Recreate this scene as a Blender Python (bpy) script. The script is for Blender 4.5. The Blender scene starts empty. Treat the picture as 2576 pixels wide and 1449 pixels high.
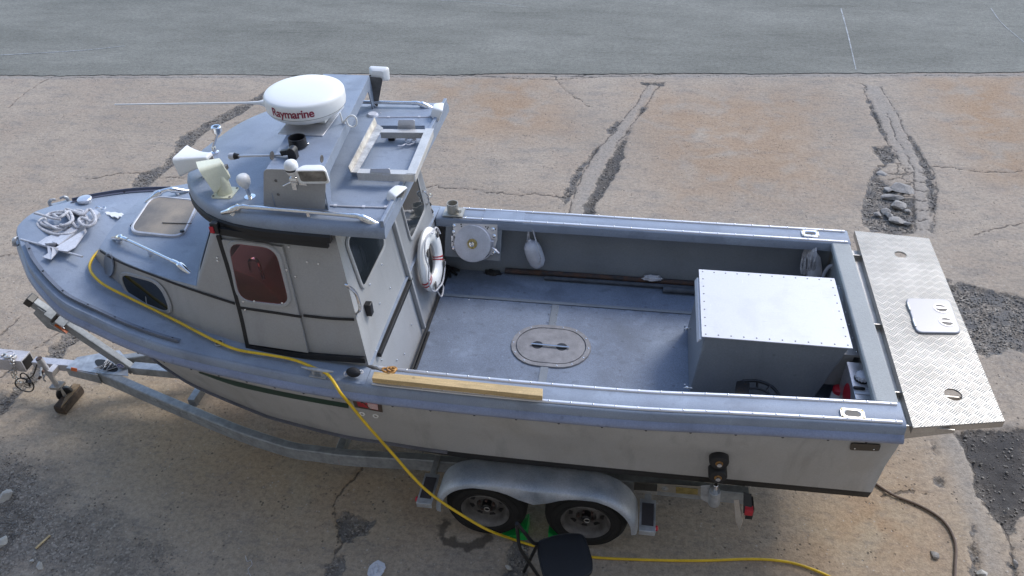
import bpy, bmesh, math, random
import numpy as np
from mathutils import Vector, Matrix, noise
random.seed(7); rng=np.random.default_rng(7)
R=math.radians
scene=bpy.context.scene
COL=scene.collection
# ---------------------------------------------------------------- camera (solved from the photo's vanishing points)
FPX=2000.0; CU,CV=1288.0,724.0          # measures below are taken on a 2576x1449 view of the photograph
RM=Matrix(((0.98725067,-0.07134643,0.14228774),(0.15601706,0.61087278,-0.7762043),(-0.0315403,0.78850753,0.61421583)))
CAM=Vector((0,0,5.73))
cd=bpy.data.cameras.new('camera'); cam=bpy.data.objects.new('camera',cd); COL.objects.link(cam)
cam.matrix_world=Matrix.Translation(CAM)@RM.to_4x4()
cd.sensor_width=36; cd.lens=36*FPX/2576; cd.clip_end=400; cd.clip_start=.05
scene.camera=cam
# ---------------------------------------------------------------- light
SUN_EL,SUN_AZ=R(44),R(52)               # high thin cloud: soft sun from the far right
sdir=Vector((math.cos(SUN_EL)*math.cos(SUN_AZ),math.cos(SUN_EL)*math.sin(SUN_AZ),math.sin(SUN_EL)))
w=bpy.data.worlds.new('World'); scene.world=w; w.use_nodes=True
nt=w.node_tree; bg=nt.nodes['Background']
sky=nt.nodes.new('ShaderNodeTexSky'); sky.sky_type='NISHITA'; sky.sun_disc=False
sky.sun_elevation=SUN_EL; sky.sun_rotation=math.pi/2-SUN_AZ; sky.air_density=1.0; sky.dust_density=.8; sky.ozone_density=1.0
nt.links.new(sky.outputs[0],bg.inputs[0]); bg.inputs[1].default_value=.15
sd=bpy.data.lights.new('sun','SUN'); sd.energy=1.0; sd.angle=R(17); sd.color=(1,.95,.88)
so=bpy.data.objects.new('sun',sd); COL.objects.link(so); so.rotation_euler=sdir.to_track_quat('Z','Y').to_euler()
scene.view_settings.view_transform='Standard'; scene.view_settings.look='None'; scene.view_settings.gamma=1
scene.view_settings.exposure=1.15
# ---------------------------------------------------------------- geometry helpers
def ray(u,v): return RM@Vector((u-CU,-(v-CV),-FPX))
def at(u,v,z=0.):
    d=ray(u,v); return CAM+d*((z-CAM.z)/d.z)
def aty(u,v,y):
    d=ray(u,v); return CAM+d*((y-CAM.y)/d.y)
def onplane(u,v,p,n):
    d=ray(u,v); p=Vector(p); n=Vector(n); return CAM+d*((p-CAM).dot(n)/d.dot(n))
def V(*a): return Vector(a)
class MB:
    def __init__(s): s.v=[];s.f=[];s.m=[];s.k=0
    def add(s,vs,fs):
        n=len(s.v); s.v+=[Vector(p) for p in vs]
        for f in fs: s.f.append([i+n for i in f]); s.m.append(s.k)
        return s
    def mat(s,k): s.k=k; return s
    def box(s,c,size,rot=None):
        c=Vector(c); a,b,d=[q/2 for q in size]
        vs=[Vector((x,y,z)) for x in(-a,a) for y in(-b,b) for z in(-d,d)]
        if rot is not None:
            M=rot if isinstance(rot,Matrix) else (Matrix.Rotation(rot[2],3,'Z')@Matrix.Rotation(rot[1],3,'Y')@Matrix.Rotation(rot[0],3,'X'))
            vs=[M@p for p in vs]
        return s.add([p+c for p in vs],[(0,1,3,2),(4,6,7,5),(0,4,5,1),(2,3,7,6),(0,2,6,4),(1,5,7,3)])
    def bb(s,x0,x1,y0,y1,z0,z1): return s.box(((x0+x1)/2,(y0+y1)/2,(z0+z1)/2),(x1-x0,y1-y0,z1-z0))
    def beam(s,a,b,wd,ht,up=(0,0,1)):      # rectangular bar from a to b
        a=Vector(a);b=Vector(b);d=(b-a);L=d.length;d/=L;sd=d.cross(Vector(up)).normalized();u=sd.cross(d)
        M=Matrix((d,sd,u)).transposed()
        return s.box((a+b)/2,(L,wd,ht),M)
    def loft(s,rings,closed=True,caps=True,loop=False):
        n=len(rings[0]); base=len(s.v)
        for r in rings: s.v+=[Vector(p) for p in r]
        m=len(rings)
        for i in range(m if loop else m-1):
            i2=(i+1)%m
            for j in range(n if closed else n-1):
                k=(j+1)%n
                s.f.append([base+i*n+j,base+i*n+k,base+i2*n+k,base+i2*n+j]); s.m.append(s.k)
        if caps and closed and not loop:
            s.f.append([base+j for j in range(n)][::-1]); s.m.append(s.k)
            s.f.append([base+(m-1)*n+j for j in range(n)]); s.m.append(s.k)
        return s
    def tube(s,pts,r,n=8,closed=False,flat=1.0):
        pts=[Vector(p) for p in pts]; m=len(pts)
        rs=r if isinstance(r,(list,tuple)) else [r]*m
        T=[]
        for i in range(m):
            a=pts[i-1] if (i>0 or closed) else pts[i]; b=pts[(i+1)%m] if (i<m-1 or closed) else pts[i]
            T.append((b-a).normalized())
        up=Vector((0,0,1)) if abs(T[0].z)<.9 else Vector((1,0,0))
        N=(up-T[0]*up.dot(T[0])).normalized(); rings=[]
        for i in range(m):
            N=(N-T[i]*N.dot(T[i])); N=N.normalized() if N.length>1e-6 else Vector((0,0,1)); B=T[i].cross(N)
            rings.append([pts[i]+(N*math.cos(q)*flat+B*math.sin(q))*rs[i] for q in [2*math.pi*j/n for j in range(n)]])
        return s.loft(rings,True,True,closed)
    def cyl(s,a,b,r0,r1=None,n=16): return s.tube([a,b],[r0,r0 if r1 is None else r1],n)
    def lathe(s,o,axis,prof,n=32,caps=True):
        o=Vector(o);ax=Vector(axis).normalized();t=Vector((1,0,0)) if abs(ax.x)<.9 else Vector((0,1,0))
        e=(t-ax*t.dot(ax)).normalized();g=ax.cross(e)
        return s.loft([[o+ax*h+(e*math.cos(q)+g*math.sin(q))*max(r,1e-4) for q in [2*math.pi*j/n for j in range(n)]] for r,h in prof],True,caps)
    def torus(s,o,axis,Rr,r,n=24,m=8,arc=None):
        o=Vector(o);ax=Vector(axis).normalized();t=Vector((1,0,0)) if abs(ax.x)<.9 else Vector((0,1,0))
        e=(t-ax*t.dot(ax)).normalized();g=ax.cross(e)
        return s.tube([o+(e*math.cos(q)+g*math.sin(q))*Rr for q in [2*math.pi*j/n for j in range(n)]],r,m,closed=True)
    def ball(s,c,rx,ry=None,rz=None,n=16,m=10,rot=None):
        ry=ry or rx; rz=rz or rx; c=Vector(c); rings=[]
        for i in range(m+1):
            a=math.pi*(i/m)-math.pi/2; rr=max(math.cos(a),.001)
            ring=[Vector((rx*rr*math.cos(2*math.pi*j/n),ry*rr*math.sin(2*math.pi*j/n),rz*math.sin(a))) for j in range(n)]
            if rot is not None: ring=[rot@p for p in ring]
            rings.append([p+c for p in ring])
        return s.loft(rings,True,True)
    def prism(s,poly,vec):
        poly=[Vector(p) for p in poly]; vec=Vector(vec); n=len(poly)
        return s.add(poly+[p+vec for p in poly],[list(range(n))[::-1],list(range(n,2*n))]+[[i,(i+1)%n,n+(i+1)%n,n+i] for i in range(n)])
    def screw(s,p,nrm=(0,0,1),r=.006,h=.004): return s.lathe(p,nrm,[(r,-.001),(r,h*.5),(r*.6,h)],8)
    def build_loose(s,name,mats,parent=None,**kw):      # one object for each separate piece
        par=list(range(len(s.v)))
        def fd(a):
            while par[a]!=a: par[a]=par[par[a]]; a=par[a]
            return a
        for f in s.f:
            for i in f[1:]: par[fd(i)]=fd(f[0])
        gr={}
        for f,m_ in zip(s.f,s.m): gr.setdefault(fd(f[0]),[]).append((f,m_))
        for fl in gr.values():
            b=MB(); mp={}
            for f,m_ in fl:
                ff=[]
                for i in f:
                    if i not in mp: mp[i]=len(b.v); b.v.append(s.v[i])
                    ff.append(mp[i])
                b.f.append(ff); b.m.append(m_)
            o=b.build(name,mats,parent,**kw)
        return o
    def build(s,name,mats,parent=None,bevel=0,seg=2,ang=38,smooth=True,nofix=False,sub=0):
        me=bpy.data.meshes.new(name); org=parent_loc(parent)
        me.from_pydata([tuple(p-org) for p in s.v],[],s.f); 
        if not isinstance(mats,(list,tuple)): mats=[mats]
        for m in mats: me.materials.append(m)
        if len(mats)>1: me.polygons.foreach_set('material_index',s.m)
        if not nofix:
            bm=bmesh.new(); bm.from_mesh(me); bmesh.ops.recalc_face_normals(bm,faces=bm.faces[:]); bm.to_mesh(me); bm.free()
        if smooth:
            me.polygons.foreach_set('use_smooth',[True]*len(me.polygons)); me.set_sharp_from_angle(angle=R(ang))
        o=bpy.data.objects.new(name,me); COL.objects.link(o)
        if parent is not None: o.parent=parent
        if bevel:
            b=o.modifiers.new('bevel','BEVEL'); b.width=bevel; b.segments=seg; b.limit_method='ANGLE'; b.angle_limit=R(30); b.harden_normals=False
        return o
def parent_loc(p):
    l=Vector((0,0,0))
    while p is not None: l+=p.location; p=p.parent
    return l
def thing(name,label,cat,loc=(0,0,0),group=None):
    o=bpy.data.objects.new(name,None); COL.objects.link(o); o.location=loc; o['label']=label; o['category']=cat; o.empty_display_size=.1
    if group: o['group']=group
    return o
def tag(o,label,cat,group=None,kind=None):
    if label: o['label']=label
    if cat: o['category']=cat
    if group: o['group']=group
    if kind: o['kind']=kind
    return o
def copy_thing(root,loc,rz=0,label=None):
    r=root.copy(); COL.objects.link(r); r.location=loc; r.rotation_euler=(0,0,rz)
    if label: r['label']=label
    for ch in list(root.children):
        c=ch.copy(); COL.objects.link(c); c.parent=r
    return r
def smooth_path(pts,n=6):
    pts=[Vector(p) for p in pts]; P=[pts[0]*2-pts[1]]+pts+[pts[-1]*2-pts[-2]]; out=[]
    for i in range(1,len(P)-2):
        a,b,c,d=P[i-1:i+3]
        for k in range(n):
            t=k/n; out.append(.5*((2*b)+(c-a)*t+(2*a-5*b+4*c-d)*t*t+(3*b-a-3*c+d)*t**3))
    out.append(pts[-1]); return out
def rrect(cx,cy,w_,h_,r,n=5):
    out=[]
    for sx,sy,a0 in((1,1,0),(-1,1,90),(-1,-1,180),(1,-1,270)):
        for k in range(n+1):
            a=R(a0+90*k/n); out.append((cx+sx*(w_/2-r)+r*math.cos(a),cy+sy*(h_/2-r)+r*math.sin(a)))
    return out
def rquad(c,r=.2,n=5):          # rounded quadrilateral from 4 corner vectors
    out=[]
    for i in range(4):
        p=Vector(c[i]);a=Vector(c[i-1]);b=Vector(c[(i+1)%4])
        ra=min(r,(a-p).length*.45); rb=min(r,(b-p).length*.45)
        A=p+(a-p).normalized()*ra; B=p+(b-p).normalized()*rb
        for k in range(n+1):
            t=k/n; out.append(A*(1-t)**2+p*2*t*(1-t)+B*t*t)
    return out
def grow(poly,k):
    c=sum((Vector(p) for p in poly),Vector())/len(poly); return [Vector(p)+(Vector(p)-c).normalized()*k for p in poly]
# ---------------------------------------------------------------- materials
def newmat(name):
    m=bpy.data.materials.new(name); m.use_nodes=True; n=m.node_tree.nodes; l=m.node_tree.links
    return m,n,l,n['Principled BSDF']
def rgba(c): return (c[0],c[1],c[2],1)
def mat(name,col,rough=.5,metal=0,var=.12,vs=3.,bump=0.,bs=60.,col2=None,fine=.06,fs=90.,spec=.5,rv=.1,streak=None,coat=0,grime=0,spots=0,runs=0,scratch=0):
    m,n,l,p=newmat(name)
    tc=n.new('ShaderNodeTexCoord'); mp=n.new('ShaderNodeMapping'); l.new(tc.outputs['Object'],mp.inputs[0])
    if streak: mp.inputs['Scale'].default_value=streak
    n1=n.new('ShaderNodeTexNoise'); n1.inputs['Scale'].default_value=vs; n1.inputs['Detail'].default_value=6; l.new(mp.outputs[0],n1.inputs[0])
    n2=n.new('ShaderNodeTexNoise'); n2.inputs['Scale'].default_value=fs; n2.inputs['Detail'].default_value=3; l.new(tc.outputs['Object'],n2.inputs[0])
    c2=col2 or tuple(c*(1-var*2) for c in col)
    cr=n.new('ShaderNodeValToRGB'); cr.color_ramp.elements[0].position=.32; cr.color_ramp.elements[1].position=.66
    cr.color_ramp.elements[0].color=rgba(c2); cr.color_ramp.elements[1].color=rgba(col); l.new(n1.outputs[0],cr.inputs[0])
    mx=n.new('ShaderNodeMix'); mx.data_type='RGBA'; mx.blend_type='MULTIPLY'; mx.inputs[0].default_value=1
    mr=n.new('ShaderNodeMapRange'); mr.inputs[1].default_value=.3; mr.inputs[2].default_value=.7; mr.inputs[3].default_value=1-fine*2; mr.inputs[4].default_value=1+fine; l.new(n2.outputs[0],mr.inputs[0])
    l.new(cr.outputs[0],mx.inputs[6]); l.new(mr.outputs[0],mx.inputs[7]); out=mx.outputs[2]
    def layer(out,scale,mapping,a,b,amt,colr,detail=8,rot=0,vor=False):
        q=n.new('ShaderNodeMapping'); q.inputs['Scale'].default_value=mapping; q.inputs['Rotation'].default_value=(0,0,rot); l.new(tc.outputs['Object'],q.inputs[0])
        if vor:
            t=n.new('ShaderNodeTexVoronoi'); t.inputs['Scale'].default_value=scale; l.new(q.outputs[0],t.inputs[0]); s_=n.new('ShaderNodeSeparateColor'); l.new(t.outputs['Color'],s_.inputs[0])
            g_=n.new('ShaderNodeMath'); g_.operation='GREATER_THAN'; g_.inputs[1].default_value=a; l.new(s_.outputs[0],g_.inputs[0]); d_=n.new('ShaderNodeMapRange'); d_.interpolation_type='SMOOTHSTEP'; d_.inputs[1].default_value=.30; d_.inputs[2].default_value=.12; l.new(t.outputs['Distance'],d_.inputs[0])
            f_=n.new('ShaderNodeMath'); f_.operation='MULTIPLY'; l.new(g_.outputs[0],f_.inputs[0]); l.new(d_.outputs[0],f_.inputs[1]); src=f_.outputs[0]
        else:
            t=n.new('ShaderNodeTexNoise'); t.inputs['Scale'].default_value=scale; t.inputs['Detail'].default_value=detail; t.inputs['Roughness'].default_value=.62; t.inputs['Distortion'].default_value=.3; l.new(q.outputs[0],t.inputs[0])
            d_=n.new('ShaderNodeMapRange'); d_.interpolation_type='SMOOTHSTEP'; d_.inputs[1].default_value=a; d_.inputs[2].default_value=b; l.new(t.outputs[0],d_.inputs[0]); src=d_.outputs[0]
        k=n.new('ShaderNodeMath'); k.operation='MULTIPLY'; k.inputs[1].default_value=amt; l.new(src,k.inputs[0])
        x=n.new('ShaderNodeMix'); x.data_type='RGBA'; l.new(k.outputs[0],x.inputs[0]); l.new(out,x.inputs[6]); x.inputs[7].default_value=rgba(colr); return x.outputs[2]
    dk=tuple(c*.45 for c in col); lt=tuple(min(1,c*1.45) for c in col)
    if grime: out=layer(out,2.0,(1,1,1),.47,.68,grime,dk); out=layer(out,7,(1,1.8,1),.54,.68,grime*.8,dk); out=layer(out,5,(1,1,1),.56,.70,grime*.5,lt)
    if spots: out=layer(out,16,(1,1,1),.90,0,spots,tuple(c*.3 for c in col),vor=True); out=layer(out,34,(1,1,1),.93,0,spots*.8,lt,vor=True)
    if runs: out=layer(out,7,(1,1,.12),.50,.72,runs,dk); out=layer(out,2.2,(1,1,.5),.5,.68,runs*.7,(.30,.27,.23))
    if scratch: out=layer(out,9,(.6,16,1),.66,.70,scratch,dk,4,.5); out=layer(out,7,(14,.5,1),.67,.71,scratch,lt,4,.35); out=layer(out,3,(1,1,1),.5,.7,scratch*.35,dk)
    l.new(out,p.inputs['Base Color'])
    rr=n.new('ShaderNodeMapRange'); rr.inputs[3].default_value=max(.02,rough-rv); rr.inputs[4].default_value=min(1,rough+rv); l.new(n1.outputs[0],rr.inputs[0]); l.new(rr.outputs[0],p.inputs['Roughness'])
    p.inputs['Metallic'].default_value=metal; p.inputs['Specular IOR Level'].default_value=spec
    if coat: p.inputs['Coat Weight'].default_value=coat
    if bump:
        n3=n.new('ShaderNodeTexNoise'); n3.inputs['Scale'].default_value=bs; n3.inputs['Detail'].default_value=4; l.new(tc.outputs['Object'],n3.inputs[0])
        b=n.new('ShaderNodeBump'); b.inputs['Strength'].default_value=bump; b.inputs['Distance'].default_value=.004; l.new(n3.outputs[0],b.inputs['Height']); l.new(b.outputs[0],p.inputs['Normal'])
    return m
M={}
M['paint']=mat('grey_hull_paint',(.425,.42,.415),.5,0,.06,2.2,.25,140,fine=.04,runs=.36)
M['deck']=mat('grey_deck_paint',(.275,.322,.40),.5,.0,.08,1.8,.35,160,col2=(.222,.262,.338),fine=.06,fs=140,grime=.34,spots=.15)
M['floor']=mat('cockpit_nonskid_paint',(.210,.255,.335),.5,0,.14,1.3,.7,220,col2=(.14,.172,.235),fine=.16,fs=170,grime=.6,spots=.45)
M['cabin']=mat('grey_cabin_paint',(.385,.388,.395),.45,0,.05,2.,.3,120,col2=(.335,.338,.345),fine=.04,runs=.22)
M['inner']=mat('blue_grey_cockpit_paint',(.205,.228,.255),.5,0,.06,2.,.3,120,col2=(.165,.185,.21),fine=.05)
M['boxp']=mat('engine_box_paint',(.235,.258,.285),.5,0,.06,2.,.3,120,col2=(.20,.22,.25),fine=.05,runs=.25,spots=.3)
M['casting']=mat('worn_hatch_casting',(.265,.26,.268),.55,.2,.12,14,.3,90,col2=(.19,.185,.19))
M['rubber']=mat('black_rubber',(.016,.016,.018),.6,0,.2,8,.2,120)
M['bluerail']=mat('faded_blue_grey_rail',(.255,.29,.40),.4,0,.1,3,.2,90,col2=(.215,.245,.34),grime=.3,spots=.3)
M['anti']=mat('black_antifouling',(.022,.021,.022),.8,0,.2,3,.3,60)
M['alu']=mat('bare_aluminium',(.66,.66,.69),.4,.8,.06,5,.12,200,streak=(1,6,6),fine=.03,rv=.1)
M['aluwhite']=mat('pale_aluminium_lid',(.62,.62,.655),.5,.1,.03,1.4,.05,120,fine=.02,scratch=.4)
M['galv']=mat('galvanised_steel',(.50,.52,.545),.5,.55,.12,9,.2,60,col2=(.33,.345,.365),fine=.08,fs=30)
M['galvd']=mat('dull_galvanised_steel',(.38,.40,.42),.6,.4,.12,9,.2,60,col2=(.27,.285,.30),fine=.08,fs=30,grime=.3)
M['galv2']=mat('weathered_galvanised_fender',(.54,.565,.61),.5,.5,.12,4,.15,60,col2=(.30,.35,.42),fine=.08,grime=.3,scratch=.2)
M['zinc']=mat('pale_zinc_plating',(.60,.61,.65),.5,.25,.08,9,.1,60,col2=(.46,.47,.51))
M['chrome']=mat('polished_stainless',(.82,.82,.82),.16,1,.03,5,rv=.06)
M['white']=mat('white_plastic',(.80,.80,.79),.35,0,.03,4,fine=.015)
M['radarw']=mat('white_radome_plastic',(.80,.805,.80),.38,0,.02,2,fine=.01)
M['cream']=mat('yellowed_plastic',(.72,.72,.56),.45,0,.05,6,fine=.03)
M['offw']=mat('grey_white_vinyl',(.60,.61,.66),.5,0,.10,7,.1,60,fine=.04)
M['black']=mat('black_plastic',(.012,.012,.014),.4,0,.2,6)
M['glass']=mat('dark_tinted_glass',(.022,.028,.033),.08,0,.3,2,1.2,2.5,fine=.02,rv=.03)
M['smoke']=mat('smoked_hatch_reflection',(.36,.29,.205),.22,0,.25,3.5,fine=.04,rv=.08,col2=(.17,.145,.115))  # smoked pane; the brown reflection on it is painted into the colour
M['maroon']=mat('maroon_tinted_window',(.075,.008,.013),.05,0,.45,1.3,1.5,2.2,col2=(.014,.002,.003),fine=.02,rv=.03,spec=.5)
M['red']=mat('red_plastic',(.48,.02,.035),.4,0,.08,5)
M['letter']=mat('dark_red_lettering',(.26,.018,.05),.5,0,.05,5)
M['green']=mat('dark_green_tape',(.012,.05,.032),.5,0,.1,5)
M['lime']=mat('bright_green_plastic',(.01,.42,.09),.4,0,.15,8,fine=.05)
M['orange']=mat('orange_lens',(.80,.16,.02),.35,0,.1,9)
M['yellow']=mat('yellow_cable_sheath',(.78,.50,.02),.42,0,.08,9,.1,80,grime=.3)
M['rope']=mat('grey_white_rope',(.66,.66,.68),.85,0,.15,30,.9,260,col2=(.44,.44,.48),fine=.25,fs=180)
M['pine']=mat('sawn_pine',(.62,.45,.23),.7,0,.1,5,.3,120,col2=(.46,.33,.16),streak=(1,14,14),fine=.06,spots=.5,grime=.3)
M['oldwood']=mat('weathered_timber',(.085,.06,.042),.9,0,.2,6,.9,70,col2=(.035,.025,.02),streak=(3,3,3),fine=.15,fs=50)
M['tyre']=mat('tyre_rubber',(.014,.0135,.014),.85,0,.2,9,.3,80)
M['rim']=mat('dusty_steel_rim',(.20,.19,.185),.6,.4,.2,12,.2,60,col2=(.10,.095,.09))
M['rust']=mat('rusty_steel',(.115,.065,.048),.85,.1,.25,14,.5,90,col2=(.045,.045,.052))
M['pipe']=mat('dull_painted_pipe',(.10,.115,.14),.7,.2,.2,14,.4,90)
M['brass']=mat('tarnished_brass',(.55,.45,.20),.35,.8,.15,20)
M['gold']=mat('rusty_gold_shackle',(.42,.22,.07),.55,.5,.25,30)
M['stone']=mat('broken_concrete',(.33,.305,.28),.9,0,.12,8,.9,50,fine=.12,fs=50)
M['stonew']=mat('pale_limestone',(.50,.47,.42),.85,0,.12,9,.8,40)
M['gravel']=mat('grey_gravel',(.29,.26,.225),.9,0,.25,12,.8,70,col2=(.13,.115,.10),fine=.2,fs=30)
M['hose']=mat('brown_hose',(.15,.10,.07),.6,0,.15,6)
M['fabric']=mat('black_seat_fabric',(.008,.0095,.014),.75,0,.2,6,.3,300)
M['steeldark']=mat('dull_stainless_tank',(.55,.53,.50),.4,.85,.15,7,.1,80,col2=(.42,.40,.37))
M['step']=mat('grit_step_pad',(.05,.045,.05),.9,0,.15,20,.6,200)

def thinglass(name,tint):
    m=bpy.data.materials.new(name); m.use_nodes=True; n=m.node_tree.nodes; l=m.node_tree.links; n.clear()
    o=n.new('ShaderNodeOutputMaterial'); t=n.new('ShaderNodeBsdfTransparent'); t.inputs[0].default_value=rgba(tint); g=n.new('ShaderNodeBsdfGlossy'); g.inputs['Roughness'].default_value=.03; g.inputs[0].default_value=(1,1,1,1)
    f=n.new('ShaderNodeFresnel'); f.inputs[0].default_value=1.5; tc=n.new('ShaderNodeTexCoord'); ns=n.new('ShaderNodeTexNoise'); ns.inputs['Scale'].default_value=3; l.new(tc.outputs['Object'],ns.inputs[0]); b=n.new('ShaderNodeBump'); b.inputs['Strength'].default_value=.3; b.inputs['Distance'].default_value=.004; l.new(ns.outputs[0],b.inputs['Height']); l.new(b.outputs[0],g.inputs['Normal'])
    x=n.new('ShaderNodeMixShader'); ge=n.new('ShaderNodeNewGeometry'); k=n.new('ShaderNodeMath'); k.operation='SUBTRACT'; k.inputs[0].default_value=1; l.new(ge.outputs['Backfacing'],k.inputs[1]); k2=n.new('ShaderNodeMath'); k2.operation='MULTIPLY'; l.new(f.outputs[0],k2.inputs[0]); l.new(k.outputs[0],k2.inputs[1]); l.new(k2.outputs[0],x.inputs[0]); l.new(t.outputs[0],x.inputs[1]); l.new(g.outputs[0],x.inputs[2]); l.new(x.outputs[0],o.inputs[0]); return m
# ================================================================= THE YARD
def G(pts): return np.array([[*at(u,v,0).xy] for u,v in pts])
X0,X1,Y0,Y1,ST=-13.0,10.5,1.6,14.75,.025
xs=np.arange(X0,X1+1e-6,ST); ys=np.arange(Y0,Y1+1e-6,ST); NX,NY=len(xs),len(ys)
GX,GY=np.meshgrid(xs,ys)
def segd(px,py,a,b):
    d=b-a; t=np.clip(((px-a[0])*d[0]+(py-a[1])*d[1])/(d@d+1e-12),0,1)
    return np.hypot(px-a[0]-t*d[0],py-a[1]-t*d[1])
def win(P,mg):
    i0=max(0,int((P[:,0].min()-mg-X0)/ST)); i1=min(NX,int((P[:,0].max()+mg-X0)/ST)+2)
    j0=max(0,int((P[:,1].min()-mg-Y0)/ST)); j1=min(NY,int((P[:,1].max()+mg-Y0)/ST)+2)
    return i0,i1,j0,j1
def poly_mask(F,P,soft,amp=1.):
    i0,i1,j0,j1=win(P,soft+.05)
    if i1<=i0 or j1<=j0: return
    px=GX[j0:j1,i0:i1];py=GY[j0:j1,i0:i1]; d=np.full(px.shape,9.); ins=np.zeros(px.shape,bool)
    for k in range(len(P)):
        a=P[k];b=P[(k+1)%len(P)]; d=np.minimum(d,segd(px,py,a,b))
        c=((a[1]>py)!=(b[1]>py)); ins^=c&(px<(b[0]-a[0])*(py-a[1])/((b[1]-a[1])+1e-12)+a[0])
    s=np.where(ins,-d,d); m=np.clip(.5-s/(2*soft),0,1)*amp
    F[j0:j1,i0:i1]=np.maximum(F[j0:j1,i0:i1],m)
def line_mask(F,P,width,amp=1.):
    i0,i1,j0,j1=win(P,width+.05)
    if i1<=i0 or j1<=j0: return
    px=GX[j0:j1,i0:i1];py=GY[j0:j1,i0:i1]; d=np.full(px.shape,9.)
    for k in range(len(P)-1): d=np.minimum(d,segd(px,py,P[k],P[k+1]))
    F[j0:j1,i0:i1]=np.maximum(F[j0:j1,i0:i1],np.clip(1-d/width,0,1)*amp)
def jag(P,n=5,a=.03):
    out=[]
    for k in range(len(P)-1):
        for t in range(n): out.append(P[k]+(P[k+1]-P[k])*t/n+(rng.normal(0,a,2) if t else 0))
    out.append(P[-1]); return np.array(out)
F={k:np.zeros((NY,NX)) for k in('rubble','crack','rust','stain_shade','dirt','pale','tar','warm_tan')}
RUB=[ # broken strips and pot-holes
 [(669,226),(632,250),(583,272),(534,301),(498,321),(455,343),(436,380),(407,418),(352,434),(331,460),(331,472),(370,470),(391,451),(413,433),(450,406),(467,380),(490,361),(515,333),(571,304),(601,290),(632,267),(663,248)],
 [(740,188),(716,200),(690,216),(669,228),(672,240),(700,222),(728,206),(752,194)],
 [(176,832),(150,850),(124,882),(100,911),(58,946),(28,988),(0,1010),(0,1056),(34,1012),(62,975),(105,950),(148,907),(192,862),(205,850)],
 [(1576,346),(1548,380),(1526,409),(1505,452),(1485,495),(1461,543),(1490,545),(1505,505),(1533,466),(1560,428),(1569,385)],
 [(1507,366),(1481,394),(1445,428),(1433,457),(1413,495),(1421,514),(1437,505),(1449,466),(1466,428),(1495,390)],
 [(1555,303),(1535,318),(1526,334),(1536,336),(1552,318)],[(1624,262),(1608,280),(1600,292),(1612,290),(1626,272)],[(1585,320),(1572,334),(1578,340),(1588,330)],
 [(1612,206),(1672,206),(1668,216),(1640,212),(1614,212)],
 [(2194,368),(2240,366),(2257,394),(2250,404),(2226,412),(2205,390)],
 [(2235,408),(2200,425),(2186,455),(2172,500),(2168,560),(2190,584),(2302,586),(2301,500),(2262,492),(2240,470),(2218,452),(2212,440),(2216,424)],
 [(2281,339),(2300,351),(2322,394),(2340,420),(2353,466),(2354,512),(2343,545),(2336,524),(2330,466),(2324,428),(2305,390)],
 [(2180,246),(2196,262),(2212,296),(2222,330),(2230,352),(2224,350),(2206,308),(2188,268)],
 [(2340,560),(2352,548),(2356,590),(2342,588)],
 [(2375,690),(2392,717),(2416,707),(2489,727),(2600,752),(2600,886),(2529,880),(2489,896),(2461,888),(2420,860),(2380,800)],
 [(2395,1085),(2460,1080),(2600,1070),(2600,1290),(2560,1305),(2540,1345),(2520,1330),(2490,1290),(2455,1230),(2432,1150)],
 [(2345,1105),(2360,1140),(2350,1140)],[(2443,1328),(2452,1340),(2458,1380),(2470,1449),(2476,1480),(2445,1480),(2442,1400)],[(2545,1390),(2555,1410),(2562,1449),(2545,1449)],
 [(2348,1200),(2372,1196),(2380,1216),(2360,1224),(2346,1216)],
 [(843,1300),(860,1292),(915,1308),(945,1306),(930,1334),(890,1356),(862,1362),(852,1335)],[(836,1398),(858,1398),(866,1420),(850,1455),(800,1470),(812,1424)],
 [(1296,1358),(1328,1362),(1330,1400),(1334,1480),(1262,1480),(1276,1397)],
]
for p in RUB: poly_mask(F['rubble'],jag(np.vstack([G(p),G(p[:1])]),4,.02)[:-1],.10)
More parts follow.
